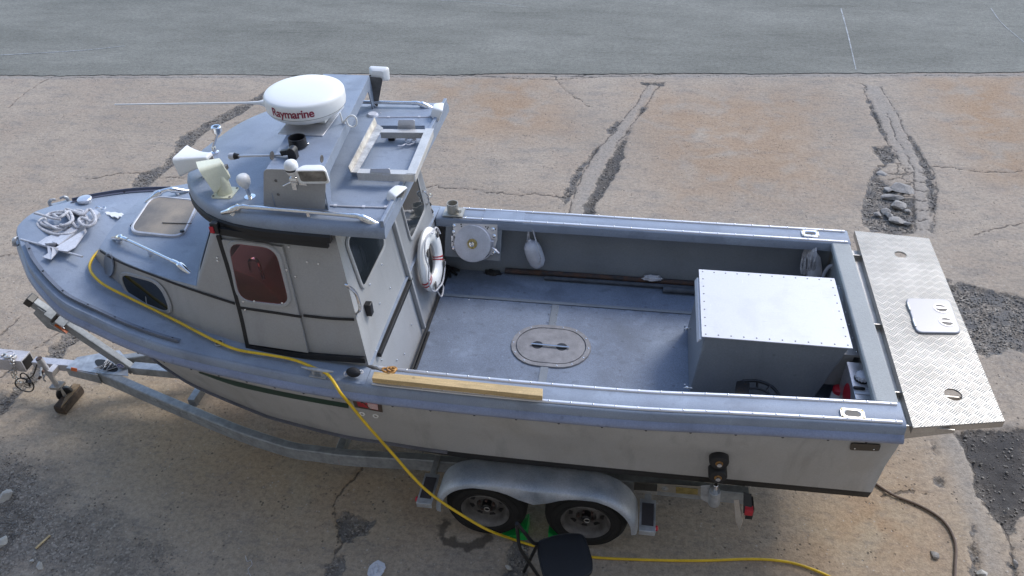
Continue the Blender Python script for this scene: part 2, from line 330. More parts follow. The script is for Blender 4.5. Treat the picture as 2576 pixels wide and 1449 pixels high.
CRK=[ [(182,447),(243,448),(294,436),(352,436)],[(394,449),(430,444),(462,447)],[(0,645),(20,640),(44,637)],[(154,831),(110,862),(68,893),(30,925),(0,950)],[(49,797),(25,820),(0,844)],[(20,270),(60,235),(110,203),(150,188)],
 [(1071,472),(1095,465),(1119,474),(1169,472),(1217,481),(1267,486),(1310,492),(1346,484),(1399,494),(1414,496)],[(1395,480),(1400,494)],
 [(1634,208),(1572,294),(1530,345),(1490,390),(1450,470),(1432,540)],[(1660,210),(1624,265),(1581,327),(1548,370)],

 [(2173,212),(2180,246),(2199,284),(2219,322),(2238,366)],[(2150,208),(2172,212),(2180,228)],[(2214,217),(2238,255),(2257,284),(2276,332),(2300,361),(2324,399),(2348,428),(2355,466),(2353,514),(2355,581)],[(2233,284),(2252,337),(2276,380),(2300,428),(2303,581)],
 [(2242,366),(2257,394),(2271,418),(2285,440)],[(2345,418),(2400,420),(2440,428),(2480,433),(2540,432),(2600,428)],
 [(1395,190),(1410,215),(1440,240),(1485,268)],[(1180,188),(1290,196),(1400,200),(1540,190),(1700,186)],
 [(669,302),(652,318),(640,330),(622,345)],[(590,308),(640,312),(668,300)],[(520,352),(570,356)],
 [(2420,1085),(2432,1130),(2448,1180),(2462,1250),(2500,1290),(2535,1340),(2550,1400),(2556,1449)],
 [(911,1176),(869,1223),(843,1265),(843,1299),(856,1341),(860,1366),(843,1391)],
 [(2215,1250),(2250,1240),(2290,1232),(2330,1240)],[(2576,560),(2500,575),(2450,590)],
 # cracked slabs beside the pot-hole
 [(2210,420),(2236,408),(2262,412),(2290,428)],[(2222,432),(2256,440),(2276,436),(2298,432)],[(2257,414),(2256,440)],[(2230,452),(2262,446),(2298,462)],[(2262,446),(2282,438)],
 [(2258,466),(2290,462),(2298,476)],[(2240,478),(2276,474),(2290,462)],[(2276,474),(2268,490),(2300,496)],[(2250,500),(2276,486)],
]+[[(2303,430+24*k),(2322,434+24*k),(2338-(k%2)*6,431+24*k)] for k in range(7)]
for c in CRK: line_mask(F['crack'],jag(G(c),6,.014),.052)
line_mask(F['crack'],jag(np.array([[x,12.54+.0888*(x+11.91)-.10] for x in np.linspace(-11,8,20)]),8,.02),.06,.9)
line_mask(F['crack'],jag(G([(1440,192),(1500,184),(1600,180),(1700,184)]),6,.03),.10)
for p,a in [([(2330,200),(2576,190),(2600,420),(2480,400),(2390,330)],.8),([(2480,280),(2600,260),(2600,460),(2500,440)],.9),([(1600,230),(2050,240),(2090,480),(1700,500)],.6),([(1150,200),(1360,190),(1420,330),(1180,350)],.7),
            ([(1030,205),(1180,200),(1180,260),(1060,270)],.6),([(2150,1220),(2260,1190),(2330,1400),(2060,1400)],.9),([(1900,1320),(2160,1300),(2200,1449),(1900,1449)],.45),([(2200,1170),(2250,1180),(2220,1260),(2150,1250)],1.),
            ([(880,640),(1100,500),(1200,600),(1200,700)],.2),([(400,900),(700,1000),(900,1180),(600,1200)],.5),([(700,1150),(1000,1170),(950,1260),(750,1300)],.5),([(1000,1120),(1140,1130),(1140,1250),(1000,1300)],.7)]:
    poly_mask(F['rust'],G(p),.55,a)
# wet stain in front of the forward wheel
st=[(1097,1345),(1104,1318),(1110,1306),(1132,1304),(1128,1330),(1121,1350),(1150,1362),(1186,1364),(1226,1340),(1244,1356),(1218,1378),(1186,1388),(1150,1379),(1120,1372)]
poly_mask(F['stain_shade'],jag(np.vstack([G(st),G(st[:1])]),4,.012)[:-1],.07)
poly_mask(F['stain_shade'],G([(1120,1340),(1240,1340),(1300,1250),(1560,1250),(1600,1200),(1140,1200)]),.5,.62)  # wet ground and shade under the wheels, both painted dark
for p,a in [([(2140,1040),(2300,1080),(2330,1130),(2240,1190)],.45),([(1650,1290),(1800,1270),(1960,1340),(1700,1400)],.3),([(1500,1400),(1760,1420),(1740,1500),(1500,1500)],.4),([(1180,225),(1350,205),(1360,245),(1200,262)],.38),([(2060,1230),(2110,1250),(2100,1330),(2040,1360)],.35)]: poly_mask(F['stain_shade'],G(p),.4,a)
for p,a in [([(-200,1090),(60,1160),(160,1200),(290,1290),(330,1340),(420,1400),(480,1480),(-200,1480)],1.),([(120,1110),(300,1100),(330,1160),(180,1200)],.42),([(460,1330),(640,1340),(660,1400),(480,1400)],.55),([(360,1200),(460,1210),(440,1260),(350,1250)],.35),
            ([(880,1150),(1080,1130),(1050,1190),(900,1180)],.8),([(560,1160),(660,1180),(640,1230),(560,1220)],.5),([(2110,1060),(2230,1110),(2180,1160)],.6),([(300,830),(420,900),(420,940),(300,880)],.6),([(600,970),(700,1020),(640,1050)],.6)]:
    poly_mask(F['dirt'],G(p),.5,a)
# paler old rail-track strips
for p in [[(1634,210),(1655,212),(1581,327),(1548,372),(1505,450),(1470,540),(1434,540),(1470,440),(1500,385),(1572,294)],[(2176,212),(2212,216),(2257,284),(2300,361),(2338,420),(2345,590),(2303,590),(2300,440),(2262,400),(2242,366),(2219,320),(2199,284)],[(2370,1090),(2430,1090),(2470,1260),(2530,1449),(2480,1449),(2400,1200)]]:
    poly_mask(F['pale'],G(p),.06)
ed_=[np.array([x,12.54+.0888*(x+11.91)-.07]) for x in np.linspace(-13,10,60)]
line_mask(F['pale'],np.array(ed_),.14,1.6)
poly_mask(F['tar'],G([(2380,1080),(2620,1060),(2620,1300),(2560,1320),(2530,1350),(2480,1290),(2430,1180)]),.2)
poly_mask(F['tar'],G([(1500,380),(1570,340),(1590,400),(1500,560),(1440,560)]),.1,.6)
for p,a in [([(240,880),(560,960),(900,1120),(1060,1180),(980,1300),(820,1400),(640,1400),(420,1300),(200,1180),(120,1000)],1.),([(2140,1120),(2300,1160),(2420,1330),(2300,1480),(1950,1480),(1900,1250)],.9),([(1650,1330),(1950,1360),(1900,1480),(1640,1480)],.5),([(0,1060),(140,1040),(260,1160),(100,1200)],.6)]: poly_mask(F['warm_tan'],G(p),.7,a)  # tan ground tone, warmed in colour against the blue sky light
def fn(sc,seed,oc=4):    # cheap value noise on the grid
    r=np.random.default_rng(seed); out=np.zeros((NY,NX)); amp=1;tot=0
    for o in range(oc):
        nx=int((X1-X0)*sc)+3; ny=int((Y1-Y0)*sc)+3; g=r.random((ny,nx))
        fx=(GX-X0)*sc; fy=(GY-Y0)*sc; ix=fx.astype(int); iy=fy.astype(int); tx=fx-ix; ty=fy-iy; tx=tx*tx*(3-2*tx); ty=ty*ty*(3-2*ty)
        out+=amp*((g[iy,ix]*(1-tx)+g[iy,ix+1]*tx)*(1-ty)+(g[iy+1,ix]*(1-tx)+g[iy+1,ix+1]*tx)*ty); tot+=amp; amp*=.55; sc*=2.1
    return out/tot
nz=fn(.6,3,6); hard=np.clip((F['rubble']+(nz-.5)*.3-.45)/.2,0,1)
Z=(nz-.5)*.012+(fn(14,5,2)-.5)*.004-hard*(.022+.03*(fn(9,8,3)-.35))-np.clip((F['crack']-.72)/.2,0,1)*.012+F['dirt']*(fn(18,9,2)-.4)*.012
me=bpy.data.meshes.new('concrete_yard')
co=np.stack([GX,GY,Z],-1).reshape(-1,3).astype(np.float32)
idx=np.arange(NX*NY).reshape(NY,NX); q=np.stack([idx[:-1,:-1],idx[:-1,1:],idx[1:,1:],idx[1:,:-1]],-1).reshape(-1,4)
me.vertices.add(len(co)); me.vertices.foreach_set('co',co.ravel()); me.loops.add(q.size); me.loops.foreach_set('vertex_index',q.ravel().astype(np.int32))
me.polygons.add(len(q)); me.polygons.foreach_set('loop_start',np.arange(0,q.size,4,dtype=np.int32)); me.polygons.foreach_set('loop_total',np.full(len(q),4,np.int32))
me.polygons.foreach_set('use_smooth',np.ones(len(q),bool)); me.update()
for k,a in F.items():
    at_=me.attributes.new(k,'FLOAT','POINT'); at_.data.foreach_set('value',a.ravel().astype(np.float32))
def ground_material():
    m,n,l,p=newmat('worn_concrete_yard')
    geo=n.new('ShaderNodeNewGeometry'); pos=geo.outputs['Position']
    def noi(s,d=5,mp=None,dist=0,rough=.55):
        t=n.new('ShaderNodeTexNoise'); t.inputs['Scale'].default_value=s; t.inputs['Detail'].default_value=d; t.inputs['Roughness'].default_value=rough; t.inputs['Distortion'].default_value=dist
        if mp:
            q_=n.new('ShaderNodeMapping'); q_.inputs['Scale'].default_value=mp; l.new(pos,q_.inputs[0]); l.new(q_.outputs[0],t.inputs[0])
        else: l.new(pos,t.inputs[0])
        return t.outputs[0]
    def ramp(x,a,b,c0=0.,c1=1.):
        t=n.new('ShaderNodeMapRange'); t.interpolation_type='SMOOTHSTEP'; t.inputs[1].default_value=a; t.inputs[2].default_value=b; t.inputs[3].default_value=c0; t.inputs[4].default_value=c1; l.new(x,t.inputs[0]); return t.outputs[0]
    def math_(op,a,b):
        t=n.new('ShaderNodeMath'); t.operation=op
        for i,x in enumerate((a,b)):
            if isinstance(x,(int,float)): t.inputs[i].default_value=x
            else: l.new(x,t.inputs[i])
        return t.outputs[0]
    def mix(f,a,b,bt='MIX'):
        t=n.new('ShaderNodeMix'); t.data_type='RGBA'; t.blend_type=bt
        if isinstance(f,(int,float)): t.inputs[0].default_value=f
        else: l.new(f,t.inputs[0])
        for i,x in((6,a),(7,b)):
            if isinstance(x,tuple): t.inputs[i].default_value=rgba(x)
            else: l.new(x,t.inputs[i])
        return t.outputs[2]
    def attr(k):
        t=n.new('ShaderNodeAttribute'); t.attribute_name=k; return t.outputs['Fac']
    c=mix(ramp(noi(.5,6),.35,.65),(.352,.290,.228),(.415,.345,.272))
    c=mix(ramp(noi(1.3,7,None,.6),.46,.68,0,.5),c,(.385,.305,.235))
    c=mix(ramp(noi(2.2,8,(1,2.2,1)),.46,.70,0,.5),c,(.25,.225,.20))
    c=mix(math_('MULTIPLY',attr('warm_tan'),ramp(noi(1.1,7,None,.4),.25,.60,.3,.75)),c,(.43,.335,.215))
    c=mix(ramp(noi(9,8,(1,1.8,1),.3),.52,.62,0,.30),c,(.19,.175,.16))
    rm=math_('MULTIPLY',attr('rust'),ramp(noi(2.0,7,None,.5),.30,.58))
    c=mix(math_('MULTIPLY',rm,.9),c,(.36,.225,.125))
    c=mix(math_('MULTIPLY',attr('pale'),.45),c,(.31,.29,.265))
    # speckle : exposed pale grit and dark pits
    v=n.new('ShaderNodeTexVoronoi'); v.inputs['Scale'].default_value=38; l.new(pos,v.inputs[0])
    s=n.new('ShaderNodeSeparateColor'); l.new(v.outputs['Color'],s.inputs[0])
    pit=math_('MULTIPLY',math_('GREATER_THAN',s.outputs[0],.90),ramp(v.outputs['Distance'],.42,.28))
    pit=math_('MULTIPLY',pit,ramp(noi(2.6,4),.45,.6))
    c=mix(math_('MULTIPLY',pit,.7),c,(.07,.062,.055))
    pal=math_('MULTIPLY',math_('GREATER_THAN',s.outputs[1],.95),ramp(v.outputs['Distance'],.36,.24))
    c=mix(math_('MULTIPLY',pal,.5),c,(.50,.47,.43))
    g=noi(70,4); c=mix(.45,c,mix(ramp(g,.3,.7),(.62,.61,.60),(1.05,1.05,1.05)),'MULTIPLY')
    g2=noi(24,5,None,0,.7); c=mix(.6,c,mix(ramp(g2,.36,.62),(.68,.67,.66),(1.06,1.06,1.06)),'MULTIPLY')
    sm=math_('MULTIPLY',ramp(math_('ADD',attr('stain_shade'),math_('MULTIPLY',math_('SUBTRACT',noi(9,6),.5),.6)),.42,.6),.78)
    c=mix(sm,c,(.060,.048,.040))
    # loose dirt and grit
    v2=n.new('ShaderNodeTexVoronoi'); v2.inputs['Scale'].default_value=55; l.new(pos,v2.inputs[0]); s2=n.new('ShaderNodeSeparateColor'); l.new(v2.outputs['Color'],s2.inputs[0])
    gc=n.new('ShaderNodeValToRGB'); e=gc.color_ramp.elements; e[0].position=0;e[0].color=(.095,.082,.068,1);e[1].position=1;e[1].color=(.39,.345,.29,1); x_=e.new(.75); x_.color=(.225,.195,.163,1); l.new(s2.outputs[0],gc.inputs[0])
    dm=ramp(math_('ADD',attr('dirt'),math_('MULTIPLY',math_('SUBTRACT',noi(2.2,9,None,.3,.72),.5),2.0)),.38,.80)
    dm=math_('MULTIPLY',dm,ramp(attr('dirt'),.02,.25))
    c=mix(math_('MULTIPLY',dm,.68),c,gc.outputs[0])
    rb=ramp(math_('ADD',attr('rubble'),math_('MULTIPLY',math_('SUBTRACT',noi(11,6,None,0,.65),.5),.75)),.44,.56)
    rc=mix(ramp(noi(5,6),.4,.65),gc.outputs[0],(.13,.127,.125))
    rc=mix(math_('MULTIPLY',attr('tar'),.95),rc,(.036,.035,.036))
    c=mix(math_('MULTIPLY',rb,.92),c,rc)
    ck=ramp(math_('ADD',attr('crack'),math_('MULTIPLY',math_('SUBTRACT',noi(7,8,None,0,.75),.5),1.3)),.74,.92)
    c=mix(math_('MULTIPLY',ck,.7),c,(.105,.092,.08))
    l.new(c,p.inputs['Base Color']); p.inputs['Specular IOR Level'].default_value=.25
    l.new(ramp(sm,0,.6,.9,.45),p.inputs['Roughness'])
    h=math_('ADD',math_('MULTIPLY',g2,.6),math_('MULTIPLY',g,.3)); h=math_('ADD',h,math_('MULTIPLY',math_('MULTIPLY',s2.outputs[0],math_('MAXIMUM',rb,dm)),1.6)); h=math_('SUBTRACT',h,math_('MULTIPLY',pit,.8)); h=math_('SUBTRACT',h,math_('MULTIPLY',ck,1.2))
    b=n.new('ShaderNodeBump'); b.inputs['Strength'].default_value=.75; b.inputs['Distance'].default_value=.012; l.new(h,b.inputs['Height']); l.new(b.outputs[0],p.inputs['Normal'])
    return m
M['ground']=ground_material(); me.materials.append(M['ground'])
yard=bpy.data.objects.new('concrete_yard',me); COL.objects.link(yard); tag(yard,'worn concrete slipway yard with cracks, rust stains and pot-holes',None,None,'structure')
gb=MB(); gb.add([(-70,-40,-.06),(70,-40,-.06),(70,90,-.06),(-70,90,-.06)],[(0,1,2,3)]); o=gb.build('ground',M['ground'],smooth=False); tag(o,None,None,None,'structure')
# asphalt beyond the joint
def edge(x): return 12.54+.0888*(x+11.91)+.07*noise.noise(Vector((x*.7,3,0)))+.035*noise.noise(Vector((x*5,1,0)))+.02*noise.noise(Vector((x*17,1,0)))
def asphalt_material():
    m,n,l,p=newmat('old_grey_asphalt')
    geo=n.new('ShaderNodeNewGeometry'); pos=geo.outputs['Position']
    def T(s,d,sc=(1,1,1),r=.6):
        mp=n.new('ShaderNodeMapping'); mp.inputs['Scale'].default_value=sc; mp.inputs['Rotation'].default_value=(0,0,.12); l.new(pos,mp.inputs[0]); t=n.new('ShaderNodeTexNoise'); t.inputs['Scale'].default_value=s; t.inputs['Detail'].default_value=d; t.inputs['Roughness'].default_value=r; l.new(mp.outputs[0],t.inputs[0]); return t.outputs[0]
    def rp(x,a,b,ca,cb):
        t=n.new('ShaderNodeValToRGB'); t.color_ramp.elements[0].position=a; t.color_ramp.elements[1].position=b; t.color_ramp.elements[0].color=rgba(ca); t.color_ramp.elements[1].color=rgba(cb); l.new(x,t.inputs[0]); return t.outputs[0]
    def mx(a,b,f=1.):
        t=n.new('ShaderNodeMix'); t.data_type='RGBA'; t.blend_type='MULTIPLY'; t.inputs[0].default_value=f; l.new(a,t.inputs[6]); l.new(b,t.inputs[7]); return t.outputs[2]
    c=rp(T(.35,7,(.6,1.6,1)),.36,.66,(.195,.192,.165),(.258,.252,.218))
    c=mx(c,rp(T(1.8,7,(.7,1.6,1),.7),.40,.64,(.90,.90,.90),(1.05,1.05,1.05)))
    c=mx(c,rp(T(60,3),.33,.66,(.66,.66,.66),(1.12,1.12,1.12)),.8)
    c=mx(c,rp(T(13,5,(1,1.6,1),.7),.36,.56,(.70,.70,.70),(1.03,1.03,1.03)),.7)
    c=mx(c,rp(T(.9,8,(.35,2.6,1),.75),.30,.44,(.74,.74,.73),(1,1,1)),.9)
    c=mx(c,rp(T(5,8,(1,1.4,1),.75),.62,.72,(1,1,1),(.72,.71,.70)),.9)
    c=mx(c,rp(T(3,7,(.3,3.,1),.7),.60,.72,(1,1,1),(1.22,1.21,1.19)),.8)
    l.new(c,p.inputs['Base Color']); p.inputs['Roughness'].default_value=.9; p.inputs['Specular IOR Level'].default_value=.2
    b=n.new('ShaderNodeBump'); b.inputs['Strength'].default_value=.6; b.inputs['Distance'].default_value=.01; l.new(T(45,4),b.inputs['Height']); l.new(b.outputs[0],p.inputs['Normal'])
    return m
M['asphalt']=asphalt_material()
ab=MB(); xx=np.arange(-45,45.01,.04); fr=[V(x,edge(x),.012) for x in xx]; fr0=[p-V(0,0,.03) for p in fr]; mid=[V(x,19,.012) for x in xx]; bk=[V(x,85,.012) for x in xx]
ab.loft([fr0,fr,mid,bk],closed=False,caps=False); o=ab.build('asphalt_road',M['asphalt'],smooth=False); tag(o,None,None,None,'structure')
M['wornpaint']=mat('worn_white_road_paint',(.40,.41,.41),.8,0,.1,20,col2=(.25,.26,.26),fine=.2,fs=40)
def ribbon(pts,w_,z):
    P=smooth_path([at(u,v,0) for u,v in pts],8); mb=MB(); A=[];B=[]
    for i,p in enumerate(P):
        t=(P[min(i+1,len(P)-1)]-P[max(i-1,0)]).normalized(); nn=Vector((-t.y,t.x,0)); k=w_*(.55+.9*abs(noise.noise(Vector((i*.35,w_,0)))))
        A.append(V(p.x,p.y,z)+nn*k*.5); B.append(V(p.x,p.y,z)-nn*k*.5)
    return mb.loft([A,B],closed=False,caps=False)
for nm,pts,w_ in (('painted_line',[(0,140),(110,134),(220,127),(315,117)],.035),('painted_line',[(2115,22),(2128,70),(2140,120),(2153,178)],.03),('painted_line',[(2492,22),(2520,60),(2576,108)],.02),('painted_line',[(1100,2),(1230,8),(1330,20)],.016)):
    o=ribbon(pts,w_,.017).build(nm,M['wornpaint'],smooth=False); tag(o,None,None,None,'structure')
# ---- loose stones : one object of uncountable gravel, then the big pieces one by one
ico=[]; bm=bmesh.new(); bmesh.ops.create_icosphere(bm,subdivisions=1,radius=1); icv=np.array([v.co[:] for v in bm.verts]); icf=np.array([[v.index for v in f.verts] for f in bm.faces]); bm.free()
def sampler(mask,n,k=1.):
    p=(mask.ravel()**k); p=p/p.sum(); ids=rng.choice(p.size,n,p=p); return co[ids,0]+rng.uniform(-.02,.02,n),co[ids,1]+rng.uniform(-.02,.02,n),co[ids,2]
vis=np.ones_like(F['dirt']); vis[GY>13.2]=0; vis[GX<-9.5]=0
def stones(mask,n,lo,hi,name,m_,label):
    x,y,z=sampler(mask,n); s=lo*(hi/lo)**(rng.random(n)**2.2); V_=[];F_=[]
    rot=rng.normal(size=(n,3,3)); Q=np.linalg.qr(rot)[0]; sc=np.stack([s,s*rng.uniform(.6,1,n),s*rng.uniform(.4,.8,n)],-1)
    vv=icv[None]*(1+rng.uniform(-.25,.25,(n,12,1))); vv=np.einsum('nij,nvj->nvi',Q,vv*sc[:,None,:]*1.0); vv[:,:,2]*=.7
    vv+=np.stack([x,y,z+s*.25],-1)[:,None,:]; ff=(icf[None]+12*np.arange(n)[:,None,None]).reshape(-1,3)
    me=bpy.data.meshes.new(name); me.vertices.add(n*12); me.vertices.foreach_set('co',vv.astype(np.float32).ravel()); me.loops.add(ff.size); me.loops.foreach_set('vertex_index',ff.ravel().astype(np.int32)); me.polygons.add(len(ff)); me.polygons.foreach_set('loop_start',np.arange(0,ff.size,3,dtype=np.int32)); me.polygons.foreach_set('loop_total',np.full(len(ff),3,np.int32)); me.update(); me.validate()
    me.materials.append(m_); o=bpy.data.objects.new(name,me); COL.objects.link(o); tag(o,label,'gravel',None,'stuff'); return o
dm=np.clip(F['dirt']-.35,0,1)**1.5*(.15+(nz>.46))*vis; 
stones(dm,11000,.003,.012,'gravel',M['gravel'],'loose grey gravel scattered over the lower left of the yard')
stones((F['rubble']>.55)*(1-.75*F['tar'])*vis*1.,9000,.004,.020,'rubble_grit',M['gravel'],'small broken rubble lying in the pot-holes and broken strips')
stones(vis*(.2+F['dirt']),1300,.003,.009,'grit',M['stonew'],'sparse pale grit lying over the concrete')
def rock(name,c,sx,sy,sz,rz,m_,label,cat,group=None,seed=0,flat=.35):
    bm=bmesh.new(); bmesh.ops.create_icosphere(bm,subdivisions=2,radius=1); r=random.Random(seed)
    cuts=[(Vector((r.uniform(-1,1),r.uniform(-1,1),r.uniform(-.6,1))).normalized(),r.uniform(.45,.75)) for _ in range(9)]
    for v in bm.verts:
        for nn,d in cuts:
            k=v.co.dot(nn)
            if k>d: v.co-=nn*(k-d)
        v.co=Vector((v.co.x*sx,v.co.y*sy,max(v.co.z,-flat)*sz))
        v.co+=Vector((noise.noise(v.co*9+Vector((seed,0,0))),noise.noise(v.co*9+Vector((0,seed,0))),noise.noise(v.co*9)))*.12*min(sx,sy)
    me=bpy.data.meshes.new(name); bm.to_mesh(me); bm.free(); me.materials.append(m_); o=bpy.data.objects.new(name,me); COL.objects.link(o)
    o.location=(c[0],c[1],c[2]); o.rotation_euler=(0,0,rz); tag(o,label,cat,group); return o
chunks=[(2270,476,.20,.12,.08,'largest angular slab of broken concrete, still half in line with the cracked slabs'),(2248,497,.17,.07,.07,'long broken concrete piece just below the biggest slab'),(2262,517,.12,.09,.09,'squat broken concrete block in the middle of the pot-hole'),
 (2226,531,.10,.06,.06,'tilted concrete shard left of the squat block'),(2238,543,.08,.06,.06,'small concrete lump under the tilted shard'),(2207,539,.07,.05,.05,'leftmost concrete lump in the pot-hole'),(2258,556,.11,.08,.07,'rounded concrete lump low in the pot-hole'),
 (2281,562,.07,.05,.05,'concrete lump nearest the lower right edge of the pot-hole'),(2285,530,.05,.04,.04,'small dark concrete bit by the right edge of the pot-hole'),(2238,474,.10,.06,.04,'flat loose slab piece left of the biggest slab'),(2218,436,.10,.07,.035,'flat slab piece at the upper left rim of the pot-hole')]
for i,(u,v,a,b_,c_,lb) in enumerate(chunks):
    p=at(u,v,0); rock('concrete_chunk',(p.x,p.y,-.01+c_*.3),a*1.05,b_*1.3,c_*.6,-.4+i*.55,M['stone'],lb,'concrete chunk','broken concrete pieces in the pot-hole',i+3)
for i,(u,v,a,m_,lb) in enumerate([(14,1247,.085,'stonew','white boulder-like stone at the left edge of the yard, above the gravel'),(3,1362,.07,'stonew','pale stone cut by the left picture edge beside the gravel'),(98,1421,.045,'stonew','pale angular stone in the gravel below the stick'),(80,1410,.022,'stonew','small pale stone up and left of the angular one'),
     (2350,1392,.045,'stone','lone grey stone on the concrete between the two hoses'),(2470,1442,.05,'stonew','pale rounded stone at the bottom edge beside the gravel strip'),(2556,1416,.04,'stone','stone beside the short gravel strip in the lower right corner'),(1279,1425,.03,'stonew','pale stone in the gravel left of the black chair'),(578,1213,.02,'stone','small stone alone on the sandy concrete under the trailer rail'),(2536,1278,.014,'stonew','tiny white stone on the black asphalt patch')]):
    p=at(u,v,.02); rock('stone',(p.x,p.y,.012),a*1.1,a*.85,a*.75,i*1.3,M[m_],lb,'stone',None,40+i)
mb=MB(); a=at(90,1379,.012); b=at(126,1346,.012); mb.beam(a,b,.018,.008); tag(mb.build('wood_stick',M['pine'],bevel=.001),'thin pale wooden stick lying on the gravel in the lower left','stick')
mb=MB(); rr=random.Random(5); c=at(947,1438,.0); ring=[[c+V(math.cos(t)*(.012+.035*k/4)*(1+.8*rr.random()),math.sin(t)*(.02+.05*k/4)*(1+.5*rr.random()),.012+.03*rr.random()*(1-k/5)) for t in [2*math.pi*j/14 for j in range(14)]] for k in range(5)]
mb.loft(ring,True,True); tag(mb.build('plastic_scrap',M['offw'],ang=10),'crumpled whitish plastic scrap at the bottom edge left of the chair','plastic scrap')
mb=MB(); mb.tube(smooth_path([at(u,v,.006) for u,v in((617,1397),(622,1412),(630,1408),(634,1420),(624,1432),(630,1448))],5),.0022,5); tag(mb.build('string',M['rope']),'short curl of white string on the dusty concrete','string')
# ================================================================= THE BOAT
YC=5.03
boat=thing('boat','grey aluminium workboat with a forward cabin and open aft deck, sitting on a galvanised trailer','boat',(-1.0,YC,.6))
SH=np.array([(-5.165,.0,2.12),(-5.155,.11,2.12),(-5.09,.21,2.115),(-4.99,.32,2.105),(-4.885,.43,2.09),(-4.75,.565,2.065),(-4.55,.715,2.03),(-4.3,.86,1.975),(-4.0,.95,1.925),(-3.7,1.03,1.875),(-3.4,1.085,1.835),(-3.1,1.12,1.805),(-2.8,1.145,1.78),(-2.5,1.17,1.76),(-2.2,1.19,1.742),(-1.9,1.20,1.73),(-1.6,1.208,1.722),(-1,1.215,1.718),(-.4,1.215,1.718),(.2,1.205,1.72),(.8,1.18,1.735),(1.4,1.16,1.748),(1.87,1.145,1.755)])
# densify with a smooth curve
_p=smooth_path([V(*r) for r in SH],4); SD=np.array([p[:] for p in _p])
def hb(x): return float(np.interp(x,SD[:,0],SD[:,1]))
def zd(x): return float(np.interp(x,SD[:,0],SD[:,2]))
def edge_path(x1=1.87,x0=None):
    near=[V(x,YC-h,z) for x,h,z in SD if x<=x1+1e-6]; far=[V(x,YC+h,z) for x,h,z in SD if x<=x1+1e-6]
    return near[::-1]+far[1:]            # stern near side -> bow -> stern far side
EP=edge_path(); NEP=len(EP)
def normals(P):
    out=[]
    for i in range(len(P)):
        t=(P[min(i+1,len(P)-1)]-P[max(i-1,0)]); n_=Vector((t.y,-t.x,0)).normalized()
        out.append(-n_ if n_.dot(Vector((P[i].x+1.5,P[i].y-YC,0)))<0 else n_)
    return out
EN=normals(EP)
for i,p in enumerate(EP):               # keep the normals pointing outboard near the bow too
    o_=Vector((min(0,p.x+4.6),(p.y-YC)*1.2,0))
    if EN[i].dot(o_)<0: EN[i]=-EN[i]
def sweep(mb,prof,i0=0,i1=None,closed=True):   # prof: list of (outboard, down)
    i1=NEP if i1 is None else i1
    mb.loft([[EP[i]+EN[i]*o_-V(0,0,d_) for o_,d_ in prof] for i in range(i0,i1)],closed,closed); return mb
# hull shell
CH=np.array([(-4.80,.0,1.30,1.22),(-4.6,.13,1.15,.98),(-4.2,.36,1.0,.80),(-3.9,.50,.93,.70),(-3.6,.615,.89,.64),(-3.0,.81,.88,.58),(-2.77,.87,.88,.57),(-2.19,.975,.885,.56),(-1.8,1.005,.89,.56),(-1.26,1.035,.89,.555),(0,1.045,.90,.55),(1.87,1.035,.915,.55)])
_p=smooth_path([V(*r[:3]) for r in CH],5); CD=np.array([p[:] for p in _p]); 
def chine(xd):
    xc=xd if xd>-3 else -3+(xd+3)*(1.80/2.27)
    return xc,float(np.interp(xc,CD[:,0],CD[:,1])),float(np.interp(xc,CD[:,0],CD[:,2])),float(np.interp(xc,CH[:,0],CH[:,3]))
rings=[]
for i,p in enumerate(EP):
    sgn=-1 if i<len(SD) else 1
    if abs(p.y-YC)<1e-6: sgn=0
    xc,hc,zc,zk=chine(p.x); C=V(xc,YC+sgn*hc,zc); T=p+EN[i]*.012-V(0,0,.155)
    mid=T.lerp(C,.5)-EN[i]*(.02+.05*max(0,(-p.x-2.5)/2.5)); q=T.lerp(C,.8)-EN[i]*(.01+.03*max(0,(-p.x-2.5)/2.5))
    fade=min(1,max(0,(p.x+3.2)/2)); B=C-V(0,-sgn*.035*-1*-1 if 0 else 0,.0)-V(0,0,.085*fade+.012)+V(0,-sgn*.03,0)
    rings.append([p-EN[i]*.03-V(0,0,.02),T,mid,q,C,B,V(xc,YC,zk)])
hm=MB(); n7=7; base=0
for i in range(len(rings)-1):
    for j in range(n7-1):
        hm.k=1 if j>=4 else 0
        hm.add([rings[i][j],rings[i][j+1],rings[i+1][j+1],rings[i+1][j]],[(0,1,2,3)])
hm.k=0; a=rings[0]; b=rings[-1]
hm.add([a[1],a[2],a[3],a[4],b[4],b[3],b[2],b[1]],[tuple(range(8))]); hm.k=1; hm.add([a[4],a[5],a[6],b[5],b[4]],[(0,1,2,3,4)])
hull=hm.build('hull',[M['paint'],M['anti']],boat,ang=30)
bmx=bmesh.new(); bmx.from_mesh(hull.data); bmesh.ops.remove_doubles(bmx,verts=bmx.verts[:],dist=.0004); bmesh.ops.recalc_face_normals(bmx,faces=bmx.faces[:]); bmx.to_mesh(hull.data); bmx.free()
